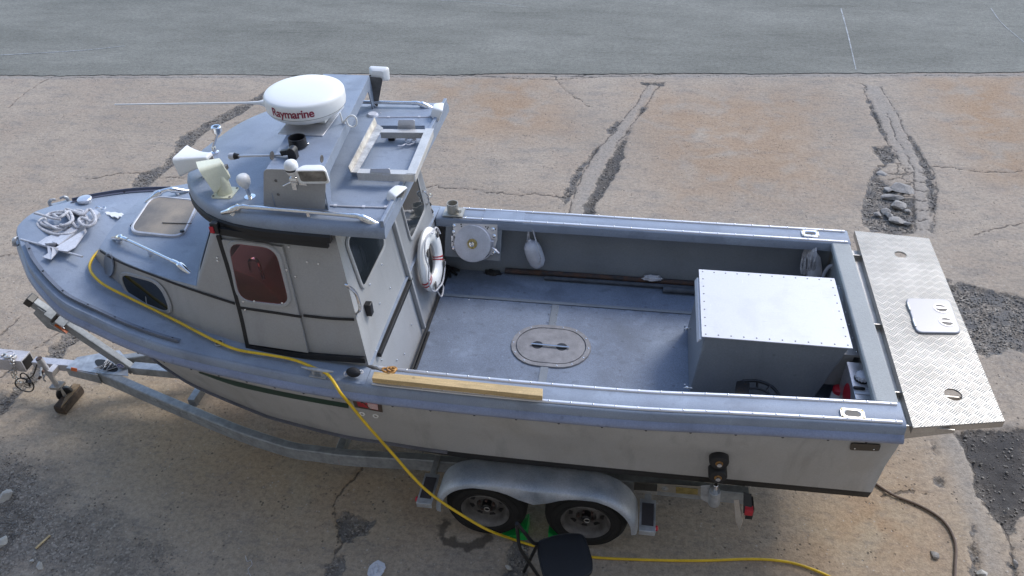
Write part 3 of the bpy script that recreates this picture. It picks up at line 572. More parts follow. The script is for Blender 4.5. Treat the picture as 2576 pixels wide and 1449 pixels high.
# grey side band below the deck edge, then the rounded blue-grey rubbing rail with its bolts
mb=sweep(MB(),[(0,.004),(.012,.018),(.018,.078),(-.02,.09),(-.03,.004)]); mb.build('gunwale_band',M['deck'],boat,ang=50)
prof=[(.012,.076)]+[(.018+.034*math.sin(math.pi*k/8),.078+.085*k/8) for k in range(9)]+[(.004,.168)]
mb=sweep(MB(),prof); rail=mb.build('rub_rail',M['bluerail'],boat,ang=60)
mb=MB(); acc=0; last=EP[0]
for i in range(1,NEP):
    acc+=(EP[i]-last).length; last=EP[i]
    if acc>.21:
        acc=0; p=EP[i]+EN[i]*.036-V(0,0,.146); mb.cyl(p-EN[i]*.01,p+EN[i]*.004,.009,n=10)
mb.build_loose('bolt',M['black'],rail,smooth=False)
mb=MB()                                     # spray rail along the forward chine
for sgn in(-1,1):
    P=[]
    for x in np.linspace(-4.72,-1.30,40):
        h=float(np.interp(x,CD[:,0],CD[:,1])); z=float(np.interp(x,CD[:,0],CD[:,2])); P.append([V(x,YC+sgn*(h+a_),z+b_) for a_,b_ in((-.01,.008),(.022,.0),(.022,-.012),(-.01,-.03))])
    mb.loft(P,True,True)
mb.build('spray_rail',mat('dull_blue_steel',(.17,.175,.21),.55,.3,.15,6),boat)
def hullpt(x,t,off=.0):                  # point on the near hull side, t=0 under the rail .. 1 chine
    z0=zd(x)-.155; xc,hc,zc,_=chine(x); A=V(x,YC-hb(x)-.012,z0); C=V(xc,YC-hc,zc); p=A.lerp(C,t); nn=Vector((0,-1,-.05-.25*max(0,(-x-2.5)/2.5))).normalized(); return p+nn*(off-.02*math.sin(math.pi*min(1,t)))
# ---- deck forward of the bulkhead, gunwale boards aft of it
XB=-1.80
mb=MB(); rows=[]
for x,h,z in SD:
    if x>XB: break
    rows.append([V(x,YC+h*s,z+.035*(1-s*s)*min(1,h/.5)) for s in np.linspace(-1,1,15)])
h=hb(XB);z=zd(XB); rows.append([V(XB,YC+h*s,z+.035*(1-s*s)) for s in np.linspace(-1,1,15)])
mb.loft(rows,closed=False,caps=False); deck=mb.build('foredeck',M['deck'],boat,ang=60)
GW=.215
def gunwale(sgn):
    X=[x for x in np.linspace(XB,1.87,30)]
    pr=[]
    for x in X:
        h=hb(x); z=zd(x); y=lambda k:YC+sgn*k
        pr.append([V(x,y(h),z-.01),V(x,y(h-.012),z),V(x,y(h-GW+.012),z),V(x,y(h-GW),z-.012),V(x,y(h-GW),z-.085),V(x,y(h-GW+.012),z-.085),V(x,y(h-GW+.012),z-.02),V(x,y(h-.02),z-.03)])
    mb=MB(); mb.loft(pr,True,True); g=mb.build('gunwale',M['deck'],boat,ang=50)
    # bright rub strips with screws
    for off in(.022,GW-.030):
        s=MB(); P=[]
        x0=XB+ (.05 if sgn<0 else .22)
        for x in np.linspace(x0,1.845,30):
            hh=hb(x)-off; z=zd(x); P.append([V(x,YC+sgn*(hh+a_),z+b_) for a_,b_ in((.016,.0005),(.013,.007),(.007,.011),(-.007,.011),(-.013,.007),(-.016,.0005))])
        s.loft(P,True,True); s.mat(1)
        for x in np.arange(x0+.06,1.84,.152): s.screw(V(x,YC+sgn*(hb(x)-off),zd(x)+.0105),(0,0,1),.0065,.004)
        s.build('metal_strip',[M['alu'],M['chrome']],g,ang=60)
    return g
gw_n=gunwale(-1); gw_f=gunwale(1)
# cockpit inner walls, floor, transom
FZ=1.12
for sgn in(-1,1):
    P=[]
    for x in np.linspace(-1.76,1.76,24):
        h=hb(x); z=zd(x); P.append([V(x,YC+sgn*(h-.05),z-.03),V(x,YC+sgn*1.03,FZ-.02)])
    mb=MB(); mb.loft(P,closed=False,caps=False); o=mb.build('cockpit_side_wall',M['inner'],boat,smooth=False)
mb=MB(); A=[V(x,YC-1.03,FZ) for x in np.linspace(-1.80,1.76,20)]; B=[V(x,YC+1.03,FZ) for x in np.linspace(-1.80,1.76,20)]; mb.loft([A,B],closed=False,caps=False)
cfloor=mb.build('cockpit_floor',M['floor'],boat,smooth=False)
mb=MB()
a=at(1101.6,740,FZ); b=at(1725,782,FZ); mb.beam(V(-1.74,a.y,FZ+.003),V(1.0,a.y,FZ+.003),.03,.008); mb.beam(V(-1.74,a.y-.02,FZ+.006),V(1.0,a.y-.02,FZ+.006),.006,.008)
hc=at(1385,873,FZ)
mb.beam(V(hc.x-.02,a.y-.03,FZ+.003),V(hc.x-.02,hc.y+.2,FZ+.003),.065,.008); mb.beam(V(hc.x-.02,hc.y-.2,FZ+.003),V(hc.x-.02,YC-1.02,FZ+.003),.065,.008)
mb.beam(V(hc.x-.045,a.y-.03,FZ+.006),V(hc.x-.045,hc.y+.2,FZ+.006),.007,.008)
mb.mat(1)
for x in np.arange(-1.6,.6,.16): mb.screw(V(x,a.y-.045,FZ+.002),(0,0,1),.007,.004)
for y in np.arange(hc.y+.32,a.y-.04,.11): 
    for d_ in(-.045,.045-.02): mb.screw(V(hc.x-.02+d_,y,FZ+.007),(0,0,1),.006,.004)
mb.build('floor_seam',[M['inner'],M['chrome']],boat,smooth=False)
# oval floor hatch
def oval(cx,cy,L,W_,z,n=14):
    r=W_/2; s=L/2-r; return [V(cx+s+r*math.sin(a),cy-r*math.cos(a),z) for a in np.linspace(0,math.pi,n)]+[V(cx-s-r*math.sin(a),cy+r*math.cos(a),z) for a in np.linspace(0,math.pi,n)]
e0=at(1282,865,FZ);e1=at(1490,880,FZ);e2=at(1395,820,FZ);e3=at(1380,925,FZ); L=e1.x-e0.x-.02; W_=e2.y-e3.y; hx=(e0.x+e1.x)/2; hy=(e2.y+e3.y)/2
mb=MB(); mb.loft([oval(hx,hy,L,W_,FZ+.001),oval(hx,hy,L-.01,W_-.01,FZ+.013),oval(hx,hy,L-.085,W_-.085,FZ+.013),oval(hx,hy,L-.09,W_-.09,FZ+.004)],True,False)
mb.mat(1)
for k in range(12):
    o_=oval(hx,hy,L-.045,W_-.045,FZ+.013,7)[k+ (0 if k<7 else 1)] if k<13 else None
    mb.screw(o_,(0,0,1),.007,.004)
fh=mb.build('floor_hatch',[M['casting'],M['chrome']],boat,ang=30)
mb=MB(); mb.loft([oval(hx,hy,L-.10,W_-.10,FZ+.004),oval(hx,hy,L-.105,W_-.105,FZ+.012),oval(hx,hy,L-.24,W_-.24,FZ+.014)],True,False); mb.add(oval(hx,hy,L-.24,W_-.24,FZ+.014),[tuple(range(28))])
mb.mat(1)
for u,v in((1352,867),(1413,872)): mb.lathe(at(u,v,FZ+.014),(0,0,1),[(.048,.0005),(.046,.002)],20)
mb.build('hatch_lid',[M['casting'],M['black']],fh,ang=30)
mb=MB(); mb.tube([at(1336.5,864,FZ+.028),at(1432,873,FZ+.028)],.0075,8); mb.build('hatch_handle',M['chrome'],fh)
# transom: top board, inner face
mb=MB(); ya,yb=YC-1.145,YC+1.145
mb.loft([[V(1.712,y,1.70),V(1.712,y,1.742),V(1.724,y,1.752),V(1.858,y,1.752),V(1.868,y,1.742),V(1.868,y,1.60),V(1.80,y,1.60)] for y in(YC-1.145+GW-.01,YC+1.145-GW+.01)],True,True)
mb.bb(1.76,1.80,YC-1.0,YC+1.0,1.0,1.705)
mb.build('transom',mat('weathered_transom_paint',(.33,.345,.34),.6,0,.12,4,.3,90,col2=(.27,.285,.285)),boat,bevel=.004)
# ---- engine box
xl0=.58;xl1=1.655;yl0=4.603;yl1=5.449;zl=1.75
mb=MB(); f_=.025
top=[V(xl0+f_,yl0+.012,zl-.004),V(xl1-.02,yl0+.012,zl-.004),V(xl1-.02,yl1-.012,zl-.004),V(xl0+f_,yl1-.012,zl-.004)]
bot=[V(xl0-.03,yl0+.012,FZ),V(1.47,yl0+.012,FZ),V(1.47,yl1-.012,FZ),V(xl0-.03,yl1-.012,FZ)]
mb.loft([bot,top],True,True); ebox=mb.build('engine_box',M['boxp'],boat,bevel=.012,seg=3)
mb=MB(); mb.bb(xl0,xl1,yl0,yl1,zl,zl+.008); mb.mat(1)
for k in range(12): 
    x=xl0+.03+(xl1-xl0-.06)*k/11
    for y in(yl0+.03,yl1-.03): mb.screw(V(x,y,zl+.0085),(0,0,1),.0065,.002)
for k in range(1,8):
    for x in(xl0+.03,xl1-.03): mb.screw(V(x,yl0+.03+(yl1-yl0-.06)*k/8,zl+.0085),(0,0,1),.0065,.002)
mb.build('lid',[M['aluwhite'],M['rim']],ebox,bevel=.002)
mb=MB(); mb.bb(xl0-.03,xl0-.012,yl0-.02,yl1-.09,zl-.62+.05,zl-.045); mb.build('front_panel',M['aluwhite'],ebox,bevel=.003) if 0 else None
mb=MB(); mb.loft([[V(xl0-.012,yl0-.0,zl-.04),V(xl0-.012,yl1-.08,zl-.04),V(xl0-.030,yl1-.08,zl-.055),V(xl0-.030,yl0-.0,zl-.055)],[V(xl0-.0,yl0-.0,zl-.02),V(xl0+.0,yl1-.08,zl-.02),V(xl0-.014,yl1-.08,zl-.02),V(xl0-.014,yl0-.0,zl-.02)]],True,True); mb.build('edge_trim',M['aluwhite'],ebox)
for u,v in((1722,825),(1722,974)):
    p=at(u,v,1.28); mb=MB(); p=V(xl0-.035,p.y,1.30 if v<900 else 1.29); p=aty(u,v,p.y) 
    mb.cyl(p,p+V(.06,0,.0),.007,n=10); mb.box(p+V(.0,0,.018),(.012,.008,.032)); mb.box(p+V(.0,0,-.018),(.012,.008,.032)); mb.cyl(p+V(.012,0,0),p+V(.03,0,0),.014,n=12); mb.build('wing_nut',M['chrome'],ebox,bevel=.002)
# shelf between engine box and transom
mb=MB(); s=[at(2090,716,1.62),at(2135,718,1.62),at(2183,896,1.62),at(2141,894,1.62)]
mb.bb(1.50,1.755,s[2].y,s[0].y,1.60,1.62); mb.bb(1.50,1.71,s[2].y+.003,s[2].y+.012,1.3,1.60); mb.mat(1)
for y in np.linspace(s[2].y+.04,s[0].y-.04,6): mb.screw(V(1.735,y,1.62),(0,0,1),.007,.004)
mb.build('service_shelf',[M['cabin'],M['chrome']],boat)
# ---- swim platform
PZ=1.675
c4=[at(2150,580,PZ),at(2337,599,PZ),at(2528,1059,PZ),at(2297,1075,PZ)]
def tread():
    m,n,l,p=newmat('aluminium_tread_plate'); tc=n.new('ShaderNodeTexCoord')
    def mth(op,a,b=None):
        t=n.new('ShaderNodeMath'); t.operation=op
        for i,x in enumerate((a,b)):
            if x is None: continue
            if isinstance(x,(int,float)): t.inputs[i].default_value=x
            else: l.new(x,t.inputs[i])
        return t.outputs[0]
    mp=n.new('ShaderNodeMapping'); mp.inputs['Rotation'].default_value=(0,0,R(45)); l.new(tc.outputs['Object'],mp.inputs[0])
    sp=n.new('ShaderNodeSeparateXYZ'); l.new(mp.outputs[0],sp.inputs[0]); cell=.056
    fx=mth('MULTIPLY',sp.outputs[0],1/cell); fy=mth('MULTIPLY',sp.outputs[1],1/cell)
    ix=mth('FLOOR',fx); iy=mth('FLOOR',fy); par=mth('PINGPONG',mth('ADD',ix,iy),1.0)
    def bars(a,b):
        s_=mth('SINE',mth('MULTIPLY',a,2*math.pi*4)); e_=mth('ABSOLUTE',mth('SUBTRACT',mth('FRACT',b),.5)); k=mth('LESS_THAN',e_,.40); return mth('MULTIPLY',mth('MAXIMUM',mth('SUBTRACT',s_,.1),0),k)
    A=bars(fx,fy); B=bars(fy,fx)
    h=mth('ADD',mth('MULTIPLY',A,par),mth('MULTIPLY',B,mth('SUBTRACT',1,par)))
    b=n.new('ShaderNodeBump'); b.inputs['Strength'].default_value=1; b.inputs['Distance'].default_value=.012; l.new(h,b.inputs['Height']); l.new(b.outputs[0],p.inputs['Normal'])
    ns=n.new('ShaderNodeTexNoise'); ns.inputs['Scale'].default_value=4; ns.inputs['Detail'].default_value=6; l.new(tc.outputs['Object'],ns.inputs[0])
    cr=n.new('ShaderNodeValToRGB'); cr.color_ramp.elements[0].position=.35; cr.color_ramp.elements[1].position=.7; cr.color_ramp.elements[0].color=(.25,.24,.225,1); cr.color_ramp.elements[1].color=(.36,.345,.325,1); l.new(ns.outputs[0],cr.inputs[0])
    mx=n.new('ShaderNodeMix'); mx.data_type='RGBA'; l.new(mth('MULTIPLY',h,.7),mx.inputs[0]); l.new(cr.outputs[0],mx.inputs[6]); mx.inputs[7].default_value=(.70,.68,.65,1); l.new(mx.outputs[2],p.inputs['Base Color'])
    p.inputs['Metallic'].default_value=.45; p.inputs['Roughness'].default_value=.42
    return m
M['tread']=tread()
cc=sum(c4,Vector())/4
def hole(u,v,r): 
    p=at(u,v,PZ); return [p+V(r*math.cos(a),r*math.sin(a),0) for a in np.linspace(0,2*math.pi,24,endpoint=False)]
bm=bmesh.new()
loops=[c4,hole(2265.5,640,.048)[::-1],hole(2398,992,.058)[::-1]]
org=parent_loc(boat); es=[]
for lp in loops:
    vs=[bm.verts.new(p-org) for p in lp]; es+=[bm.edges.new((vs[i],vs[(i+1)%len(vs)])) for i in range(len(vs))]
bmesh.ops.triangle_fill(bm,use_beauty=True,use_dissolve=False,edges=es)
ext=bmesh.ops.extrude_face_region(bm,geom=bm.faces[:]); bmesh.ops.translate(bm,verts=[g for g in ext['geom'] if isinstance(g,bmesh.types.BMVert)],vec=(0,0,-.012)); bmesh.ops.recalc_face_normals(bm,faces=bm.faces[:])
me=bpy.data.meshes.new('swim_platform'); bm.to_mesh(me); bm.free(); me.materials.append(M['tread']); plat=bpy.data.objects.new('swim_platform',me); COL.objects.link(plat); plat.parent=boat
mb=MB()
for i in range(4):
    a=c4[i]; b=c4[(i+1)%4]; d=(cc-(a+b)/2); d.z=0; d=d.normalized()*.004
    mb.beam(a+d-V(0,0,.036),b+d-V(0,0,.036),.006,.046)
yy=[c4[3].y+.35,YC,c4[0].y-.35]
for y in yy: mb.loft([[V(1.87,y+s_,1.60),V(1.87,y+s_,1.30),V(2.45,y+s_,1.615),V(2.45,y+s_,1.655),V(1.87,y+s_,1.655)] for s_ in(-.004,.004)],True,True)
y=c4[3].y+.04; mb.loft([[V(1.87,y+s_,1.60),V(1.87,y+s_,1.50),V(2.22,y+s_,1.62),V(2.22,y+s_,1.65),V(1.87,y+s_,1.65)] for s_ in(-.004,.004)],True,True)
mb.bb(1.875,c4[0].x+.0,YC-1.05,YC+1.05,1.60,1.612)
mb.build('platform_frame',M['steeldark'],plat)
# locker lid on the platform
lc=[at(2108.3+.3968*x,543+.3968*y,PZ+.012) for x,y in((428,521),(705,530),(781,742),(500,738))]
mb=MB(); P=rquad(lc,.05); mb.loft([[p-V(0,0,.011) for p in grow(P,.004)],[p for p in grow(P,.002)],[p+V(0,0,.004) for p in grow(P,-.006)]],True,True); lk=mb.build('locker_lid',mat('satin_locker_lid',(.31,.31,.325),.4,.3,.05,3,fine=.02),plat,ang=25)
for x,y in((652,586),(688,671)):
    mb=MB()
    p=at(2108.3+.3968*x,543+.3968*y,PZ+.016); mb.mat(0); mb.lathe(p,(0,0,1),[(.056,0),(.054,.004),(.046,.004)],24); mb.mat(1); mb.lathe(p,(0,0,1),[(.046,.001),(.045,.0045)],24); mb.mat(0); mb.beam(p+V(-.045,.0,.005),p+V(.045,.0,.005),.02,.006); mb.build('latch',[M['alu'],M['black']],plat)
for x,y in((447,575),(482,678)): mb=MB(); p=at(2108.3+.3968*x,543+.3968*y,PZ+.012); mb.cyl(p+V(0,.045,0),p-V(0,.045,0),.009,n=10); mb.build('hinge',M['steeldark'],plat)
# ================================================================= CABIN
M['clear']=thinglass('greenish_clear_glass',(.94,.96,.95)); M['redglass']=thinglass('maroon_tinted_glass',(.90,.50,.52))
HB=np.array([(-4.42,.26),(-4.2,.45),(-3.95,.60),(-3.72,.71),(-3.4,.83),(-3.07,.915),(-2.79,.965),(-2.4,1.0),(-1.8,1.03),(-1.5,1.035)])
KT=.125
def wy(x,z): return float(np.interp(x,HB[:,0],HB[:,1]))-KT*(z-zd(x))
def XA(z): return -1.75-.115*(z-FZ)
BN=Vector((1,0,.115)).normalized(); BP=Vector((XA(1.8),YC,1.8))
def onbulk(u,v,off=0): return onplane(u,v,BP+BN*off,BN)
def onwall(u,v,off=0.):
    y=YC-1.0
    for _ in range(12):
        p=aty(u,v,y); y=YC-wy(p.x,p.z)-off
    return aty(u,v,y)
cols=[(-4.42,1.96,-4.16,2.20),(-4.2,1.95,-4.0,2.205),(-3.95,1.9,-3.82,2.21),(-3.72,1.87,-3.64,2.215),(-3.4,1.83,-3.35,2.22),(-3.15,1.80,-3.12,2.225),(-2.95,1.79,-2.83,2.80),(-2.76,1.775,-2.76,2.80),(-2.355,1.75,-2.355,2.80),(-2.1,1.737,-2.1,2.80),(XA(1.72),1.72,XA(2.8),2.80)]
def wallpt(x0,z0,x1,z1,t,sgn): x=x0+(x1-x0)*t; z=z0-.02+(z1-z0+.02)*t; return V(x,YC+sgn*wy(x,z),z)
mb=MB()
TR=[0,.15,.3,.416,.6,.8756,1]
mb.loft([[wallpt(*c,t,1) for t in TR] for c in cols],closed=False,caps=False)
for i in range(len(cols)-1):              # near side, left open behind the sliding window
    for j in range(6):
        if i==7 and j in(3,4): continue
        mb.add([wallpt(*cols[i],TR[j],-1),wallpt(*cols[i],TR[j+1],-1),wallpt(*cols[i+1],TR[j+1],-1),wallpt(*cols[i+1],TR[j],-1)],[(0,1,2,3)])
# front face and cuddy top
fb=wallpt(*cols[0],0,-1),wallpt(*cols[0],1,-1); fs=wallpt(*cols[0],0,1),wallpt(*cols[0],1,1)
def bow(a,b,n,bx,bz): return [a.lerp(b,t)+V(-bx*math.sin(math.pi*t),0,bz*math.sin(math.pi*t)) for t in np.linspace(0,1,n)]
mb.loft([bow(fb[0],fs[0],11,.06,0),bow(fb[1],fs[1],11,.03,.02)],closed=False,caps=False)
tops=[bow(wallpt(*c,1,-1),wallpt(*c,1,1),11,.03 if c[0]<-3.3 else .22,.035) for c in cols[:6]]
mb.loft(tops,closed=False,caps=False)
# roof underside support ring / windscreen
ws0=bow(wallpt(*cols[5],1,-1),wallpt(*cols[5],1,1),11,.22,.035); ws1=bow(wallpt(*cols[6],1,-1),wallpt(*cols[6],1,1),11,.20,.0)
def fbow(P,s_): k=s_*10; i=min(9,int(k)); return P[i].lerp(P[i+1],k-i)
def wp(s_,t): return fbow(ws0,s_).lerp(fbow(ws1,s_),t)
for a_,b_ in((0,.035),(.31,.345),(.655,.69),(.965,1)): mb.loft([[wp(a_,0),wp((a_+b_)/2,0),wp(b_,0)],[wp(a_,1),wp((a_+b_)/2,1),wp(b_,1)]],closed=False,caps=False)
for t0,t1 in((0,.14),(.87,1)): mb.loft([[wp(s_,t0) for s_ in np.linspace(0,1,11)],[wp(s_,t1) for s_ in np.linspace(0,1,11)]],closed=False,caps=False)
# aft bulkhead
def bp(y,z,off=0): return V(XA(z),y,z)+BN*off
mb.add([bp(YC-1.03,FZ-.02),bp(YC+1.03,FZ-.02),bp(YC+wy(-1.8,1.75),1.75),bp(YC+wy(-1.94,2.8),2.8),bp(YC-wy(-1.94,2.8),2.8),bp(YC-wy(-1.8,1.75),1.75)],[tuple(range(6))])
cabin=mb.build('cabin',M['cabin'],boat,ang=28); bmx=bmesh.new(); bmx.from_mesh(cabin.data); bmesh.ops.remove_doubles(bmx,verts=bmx.verts[:],dist=.001); bmesh.ops.recalc_face_normals(bmx,faces=bmx.faces[:]); bmx.to_mesh(cabin.data); bmx.free()
# foredeck-coloured top skin and knuckle edge of the cuddy
mb=MB(); mb.loft([[p+V(0,0,.004) for p in r] for r in tops],closed=False,caps=False); mb.build('cuddy_top',M['deck'],boat,ang=40)
# windscreen panes
for a,b in((.03,.315),(.34,.66),(.685,.97)):
    mb=MB(); q=[]
    def wp(s_,t): 
        A=fbow(ws0,s_); B=fbow(ws1,s_); return A.lerp(B,t)
    def fbow(P,s_): k=s_*10; i=min(9,int(k)); return P[i].lerp(P[i+1],k-i)
    q=[wp(a,.12),wp(a,.89),wp((a+b)/2,.89),wp(b,.89),wp(b,.12),wp((a+b)/2,.12)]; c=sum(q,Vector())/6
    n_=(q[1]-q[0]).cross(q[4]-q[0]).normalized(); n_=n_ if n_.x<0 else -n_
    mb.prism([p+n_*.004 for p in q],n_*.005); f=mb.build('windscreen_pane',M['clear'],boat,bevel=.003)
# ---- generic framed window on a wall function
def framed(name,corn,place,fr=.03,rad=.07,glassm='glass',framem='cabin',parent=boat,prou=.012,label=None):
    gl=rquad([place(u,v,.0) for u,v in corn],rad); c=sum(gl,Vector())/len(gl); nn=(gl[1]-c).cross(gl[8]-c).normalized(); vd=(CAM-c)
    if nn.dot(vd)<0: nn=-nn
    mb=MB(); o1=grow(gl,fr); o2=grow(gl,fr-.008)
    mb.loft([[p+nn*.001 for p in o1],[p+nn*prou for p in o2],[p+nn*prou for p in grow(gl,.004)],[p+nn*.003 for p in gl]],True,False)
    w_=mb.build(name,M[framem],parent,ang=30); mb=MB(); mb.prism([p+nn*.002 for p in grow(gl,.002)],nn*.004); mb.build('pane',M[glassm],w_,smooth=False)
    return w_
onw=lambda u,v,o=0:onwall(u,v,.004)
# portlight in the cuddy side
framed('portlight',[(303,686),(402,712),(434,788),(326,744)],onw,.04,.13,'glass')
pr=[onwall(275+10*math.cos(a)*1.0,664+27*math.sin(a),.004) for a in np.linspace(0,2*math.pi,20,endpoint=False)]; c=sum(pr,Vector())/20
mb=MB(); nn=Vector((0,-1,.1)).normalized(); mb.loft([[p+nn*.001 for p in grow(pr,.02)],[p+nn*.016 for p in grow(pr,.012)],[p+nn*.010 for p in pr],[p+nn*.002 for p in grow(pr,-.03)]],True,True); mb.build('vent_ring',M['deck'],boat)
# black styling line along the cabin side
def line_strip(pts,wd,name='black_stripe',m_='rubber',place=onwall,off=.005,th=.006,parent=boat,n=4):
    P=smooth_path([place(u,v,off) for u,v in pts],n); nn=Vector((0,-1,.12)).normalized() if place is onwall else BN; mb=MB(); rg=[]
    for i,p in enumerate(P):
        t=(P[min(i+1,len(P)-1)]-P[max(i-1,0)]).normalized(); s_=nn.cross(t).normalized()*wd/2; rg.append([p-s_,p-s_+nn*th,p+s_+nn*th,p+s_])
    return mb.loft(rg,True,True).build(name,M[m_],parent,ang=50)
line_strip([(252,630),(275,645),(310,662),(350,678),(400,697),(450,716),(520,740),(591,763)],.017)
# white scuffed line down from knuckle is only light; the knuckle itself is the cuddy edge
# ---- sliding side door
dc=[(560,600),(712,618),(777,884),(628,862)]
door_pts=[onwall(u,v,.010) for u,v in dc]
nw=Vector((0,-1,.12)).normalized()
outer=[]
for i in range(4):
    for t in np.linspace(0,1,8,endpoint=False): outer.append(door_pts[i].lerp(door_pts[(i+1)%4],t))
inner=rquad([onwall(u,v,.011) for u,v in((574,608),(695,623),(731,767),(603,753))],.10)
bm=bmesh.new(); es=[]; og=parent_loc(boat)
for lp in(outer,inner[::-1]):
    vs=[bm.verts.new(p-og) for p in lp]; es+=[bm.edges.new((vs[i],vs[(i+1)%len(vs)])) for i in range(len(vs))]
bmesh.ops.triangle_fill(bm,use_beauty=True,use_dissolve=False,edges=es)
ext=bmesh.ops.extrude_face_region(bm,geom=bm.faces[:]); bmesh.ops.translate(bm,verts=[g for g in ext['geom'] if isinstance(g,bmesh.types.BMVert)],vec=nw*.016); bmesh.ops.recalc_face_normals(bm,faces=bm.faces[:])
me=bpy.data.meshes.new('sliding_door'); bm.to_mesh(me); bm.free(); me.materials.append(M['cabin']); door=bpy.data.objects.new('sliding_door',me); COL.objects.link(door); door.parent=boat
# what shows through the glass : maroon lining, a pale dash corner and a rail
M['lining']=mat('dark_red_lining',(.36,.016,.03),.8,0,.1,4); 
mb=MB(); mb.bb(-3.0,-1.98,YC-.80,YC+.84,1.80,1.82); mb.bb(-3.0,-1.98,YC+.78,YC+.80,1.82,2.78); mb.bb(-2.02,-2.0,YC-.80,YC+.78,1.82,2.78); mb.build('cabin_lining',M['lining'],cabin)
mb=MB(); mb.prism([V(-3.05,YC-.55,1.83),V(-3.05,YC-.55,2.20),V(-2.80,YC-.55,2.10),V(-2.62,YC-.55,1.83)],(0,.6,0)); mb.build('dashboard',M['cream'],cabin,bevel=.01)
mb=MB(); mb.bb(-2.52,-2.12,YC-.60,YC-.10,1.83,2.02); mb.bb(-2.20,-2.10,YC-.60,YC-.10,2.02,2.45); mb.build('helm_seat',M['lining'],cabin,bevel=.02)
mb=MB(); mb.tube(smooth_path([V(-2.86,YC-.52,2.14),V(-2.80,YC-.60,2.30),V(-2.70,YC-.66,2.36),V(-2.66,YC-.70,2.22)],5),.012,8); mb.build('inner_rail',M['chrome'],cabin)
mb=MB(); n=8; rgA=[door_pts[3].lerp(door_pts[0],t) for t in np.linspace(0,1,n)]; rgB=[door_pts[2].lerp(door_pts[1],t) for t in np.linspace(0,1,n)]
pass
ond=lambda u,v,o=0:onwall(u,v,.028)
framed('door_window',[(575,609),(694,624),(730,766),(604,752)],ond,.032,.10,'redglass',parent=boat)
line_strip([(604,773),(680,784),(759,796)],.019,place=onwall,off=.027)
line_strip([(764,793),(830,800),(891,803)],.019,place=onwall,off=.004)
line_strip([(551,590),(580,685),(608,790),(625,868)],.030,name='door_track',off=.012,th=.018)
line_strip([(622,868),(700,882),(800,893),(921,902)],.042,name='door_track',off=.006,th=.028)
line_strip([(556,577),(640,590),(740,602),(828,611)],.05,name='door_track',off=.03,th=.03)
mb=MB()
for u,v in((726,620),(772,659),(801,663),(743,695),(612,758),(617,779),(547,648),(548,656),(640,757),(710,762),(736,750),(728,714),(721,679)):
    mb.screw(onwall(u,v,.006 if u>723 or u<560 else .034),nw,.008,.006)
for u,v in((960,665),(981,724),(930,715),(955,763),(1017,890),(1035,816),(960,905),(945,882),(998,905)): mb.screw(onbulk(u,v,.004),BN,.008,.006)
mb.build_loose('screw',M['chrome'],boat)
# ---- aft bulkhead fittings
framed('bulkhead_window',[(856,565),(988,545),(985,568),(911,722)],lambda u,v,o=0:onbulk(u,v,.004),.03,.05,'glass') if 0 else None
def bpoly(name,corn,fr,m_='glass',rad=.06): return framed(name,corn,lambda u,v,o=0:onbulk(u,v,.004),fr,rad,m_)
def yz(y,z): 
    p=bp(y,z,.004); q=RM.transposed()@(p-CAM); return (CU-q.x/q.z*FPX,CV+q.y/q.z*FPX)
q0=onbulk(868,598,0);q1=onbulk(911,722,0);q2=onbulk(977,583,0)
bpoly('bulkhead_window',[yz(q1.y-.02,2.66),yz(4.82,2.66),yz(4.82,q1.z+.0),yz(q1.y,q1.z)],.035)
q1=onbulk(1030,598,0); q3=onbulk(1066,528,0); 
bpoly('bulkhead_window',[yz(q1.y,2.70),yz(q3.y,2.70),yz(q3.y,(q1.z+q3.z)/2),yz(q1.y,(q1.z+q3.z)/2)],.035)
# sliding aft door edge, black tracks, sill
sm=onbulk(1061,822,0); mb=MB(); y0=sm.y; mb.beam(bp(y0,FZ+.05,.018),bp(y0-.03,2.76,.018),.035,.035,up=(0,1,0)); mb.build('door_edge',M['cabin'],boat,bevel=.006)
a=onbulk(953,899,.012); b=onbulk(1031,696,.012); z_=(a.z+b.z)/2
mb=MB(); mb.beam(bp(a.y,z_,.02),bp(b.y,z_,.02),.03,.04); mb.build('door_track',M['rubber'],boat,bevel=.003)
mb=MB(); mb.beam(V(XA(FZ)+.03,YC-1.0,FZ+.018),V(XA(FZ)+.03,YC+1.0,FZ+.018),.02,.036); mb.beam(V(XA(FZ)+.055,YC-1.0,FZ+.010),V(XA(FZ)+.055,y0,FZ+.010),.018,.02); mb.build('door_sill',M['rubber'],boat,bevel=.003)
P=[onbulk(869,715,.0),onbulk(873,717,.05),onbulk(893,735,.055),onbulk(903,760,.055),onbulk(905,778,.05),onbulk(898,789,.0)]
mb=MB(); mb.tube(smooth_path(P,5),.012,10); mb.build('grab_handle',M['chrome'],boat)
lc_=[onbulk(918,760,0),onbulk(928,752,0),onbulk(938,774,0),onbulk(928,795,0)]; p=onbulk(928,776,.02)
mb=MB(); mb.box(p,(.05,.055,.105)); mb.build('door_lock',M['black'],boat,bevel=.006)
# far side grab rail on the cabin's back edge with eye
P=[onbulk(1064,477,.0),onbulk(1066,480,.03),onbulk(1078,497,.045),onbulk(1079,508,.03),onbulk(1073,514,0)]; mb=MB(); mb.tube(smooth_path([onbulk(1065,478,.0),onbulk(1068,482,.04),onbulk(1076,492,.05),onbulk(1078,508,.04),onbulk(1075,513,0)],5),.008,8); 
e=onbulk(1082,491,.05); mb.torus(e,(0,1,.3),.02,.005,16,6); mb.build('grab_handle',M['chrome'],boat)
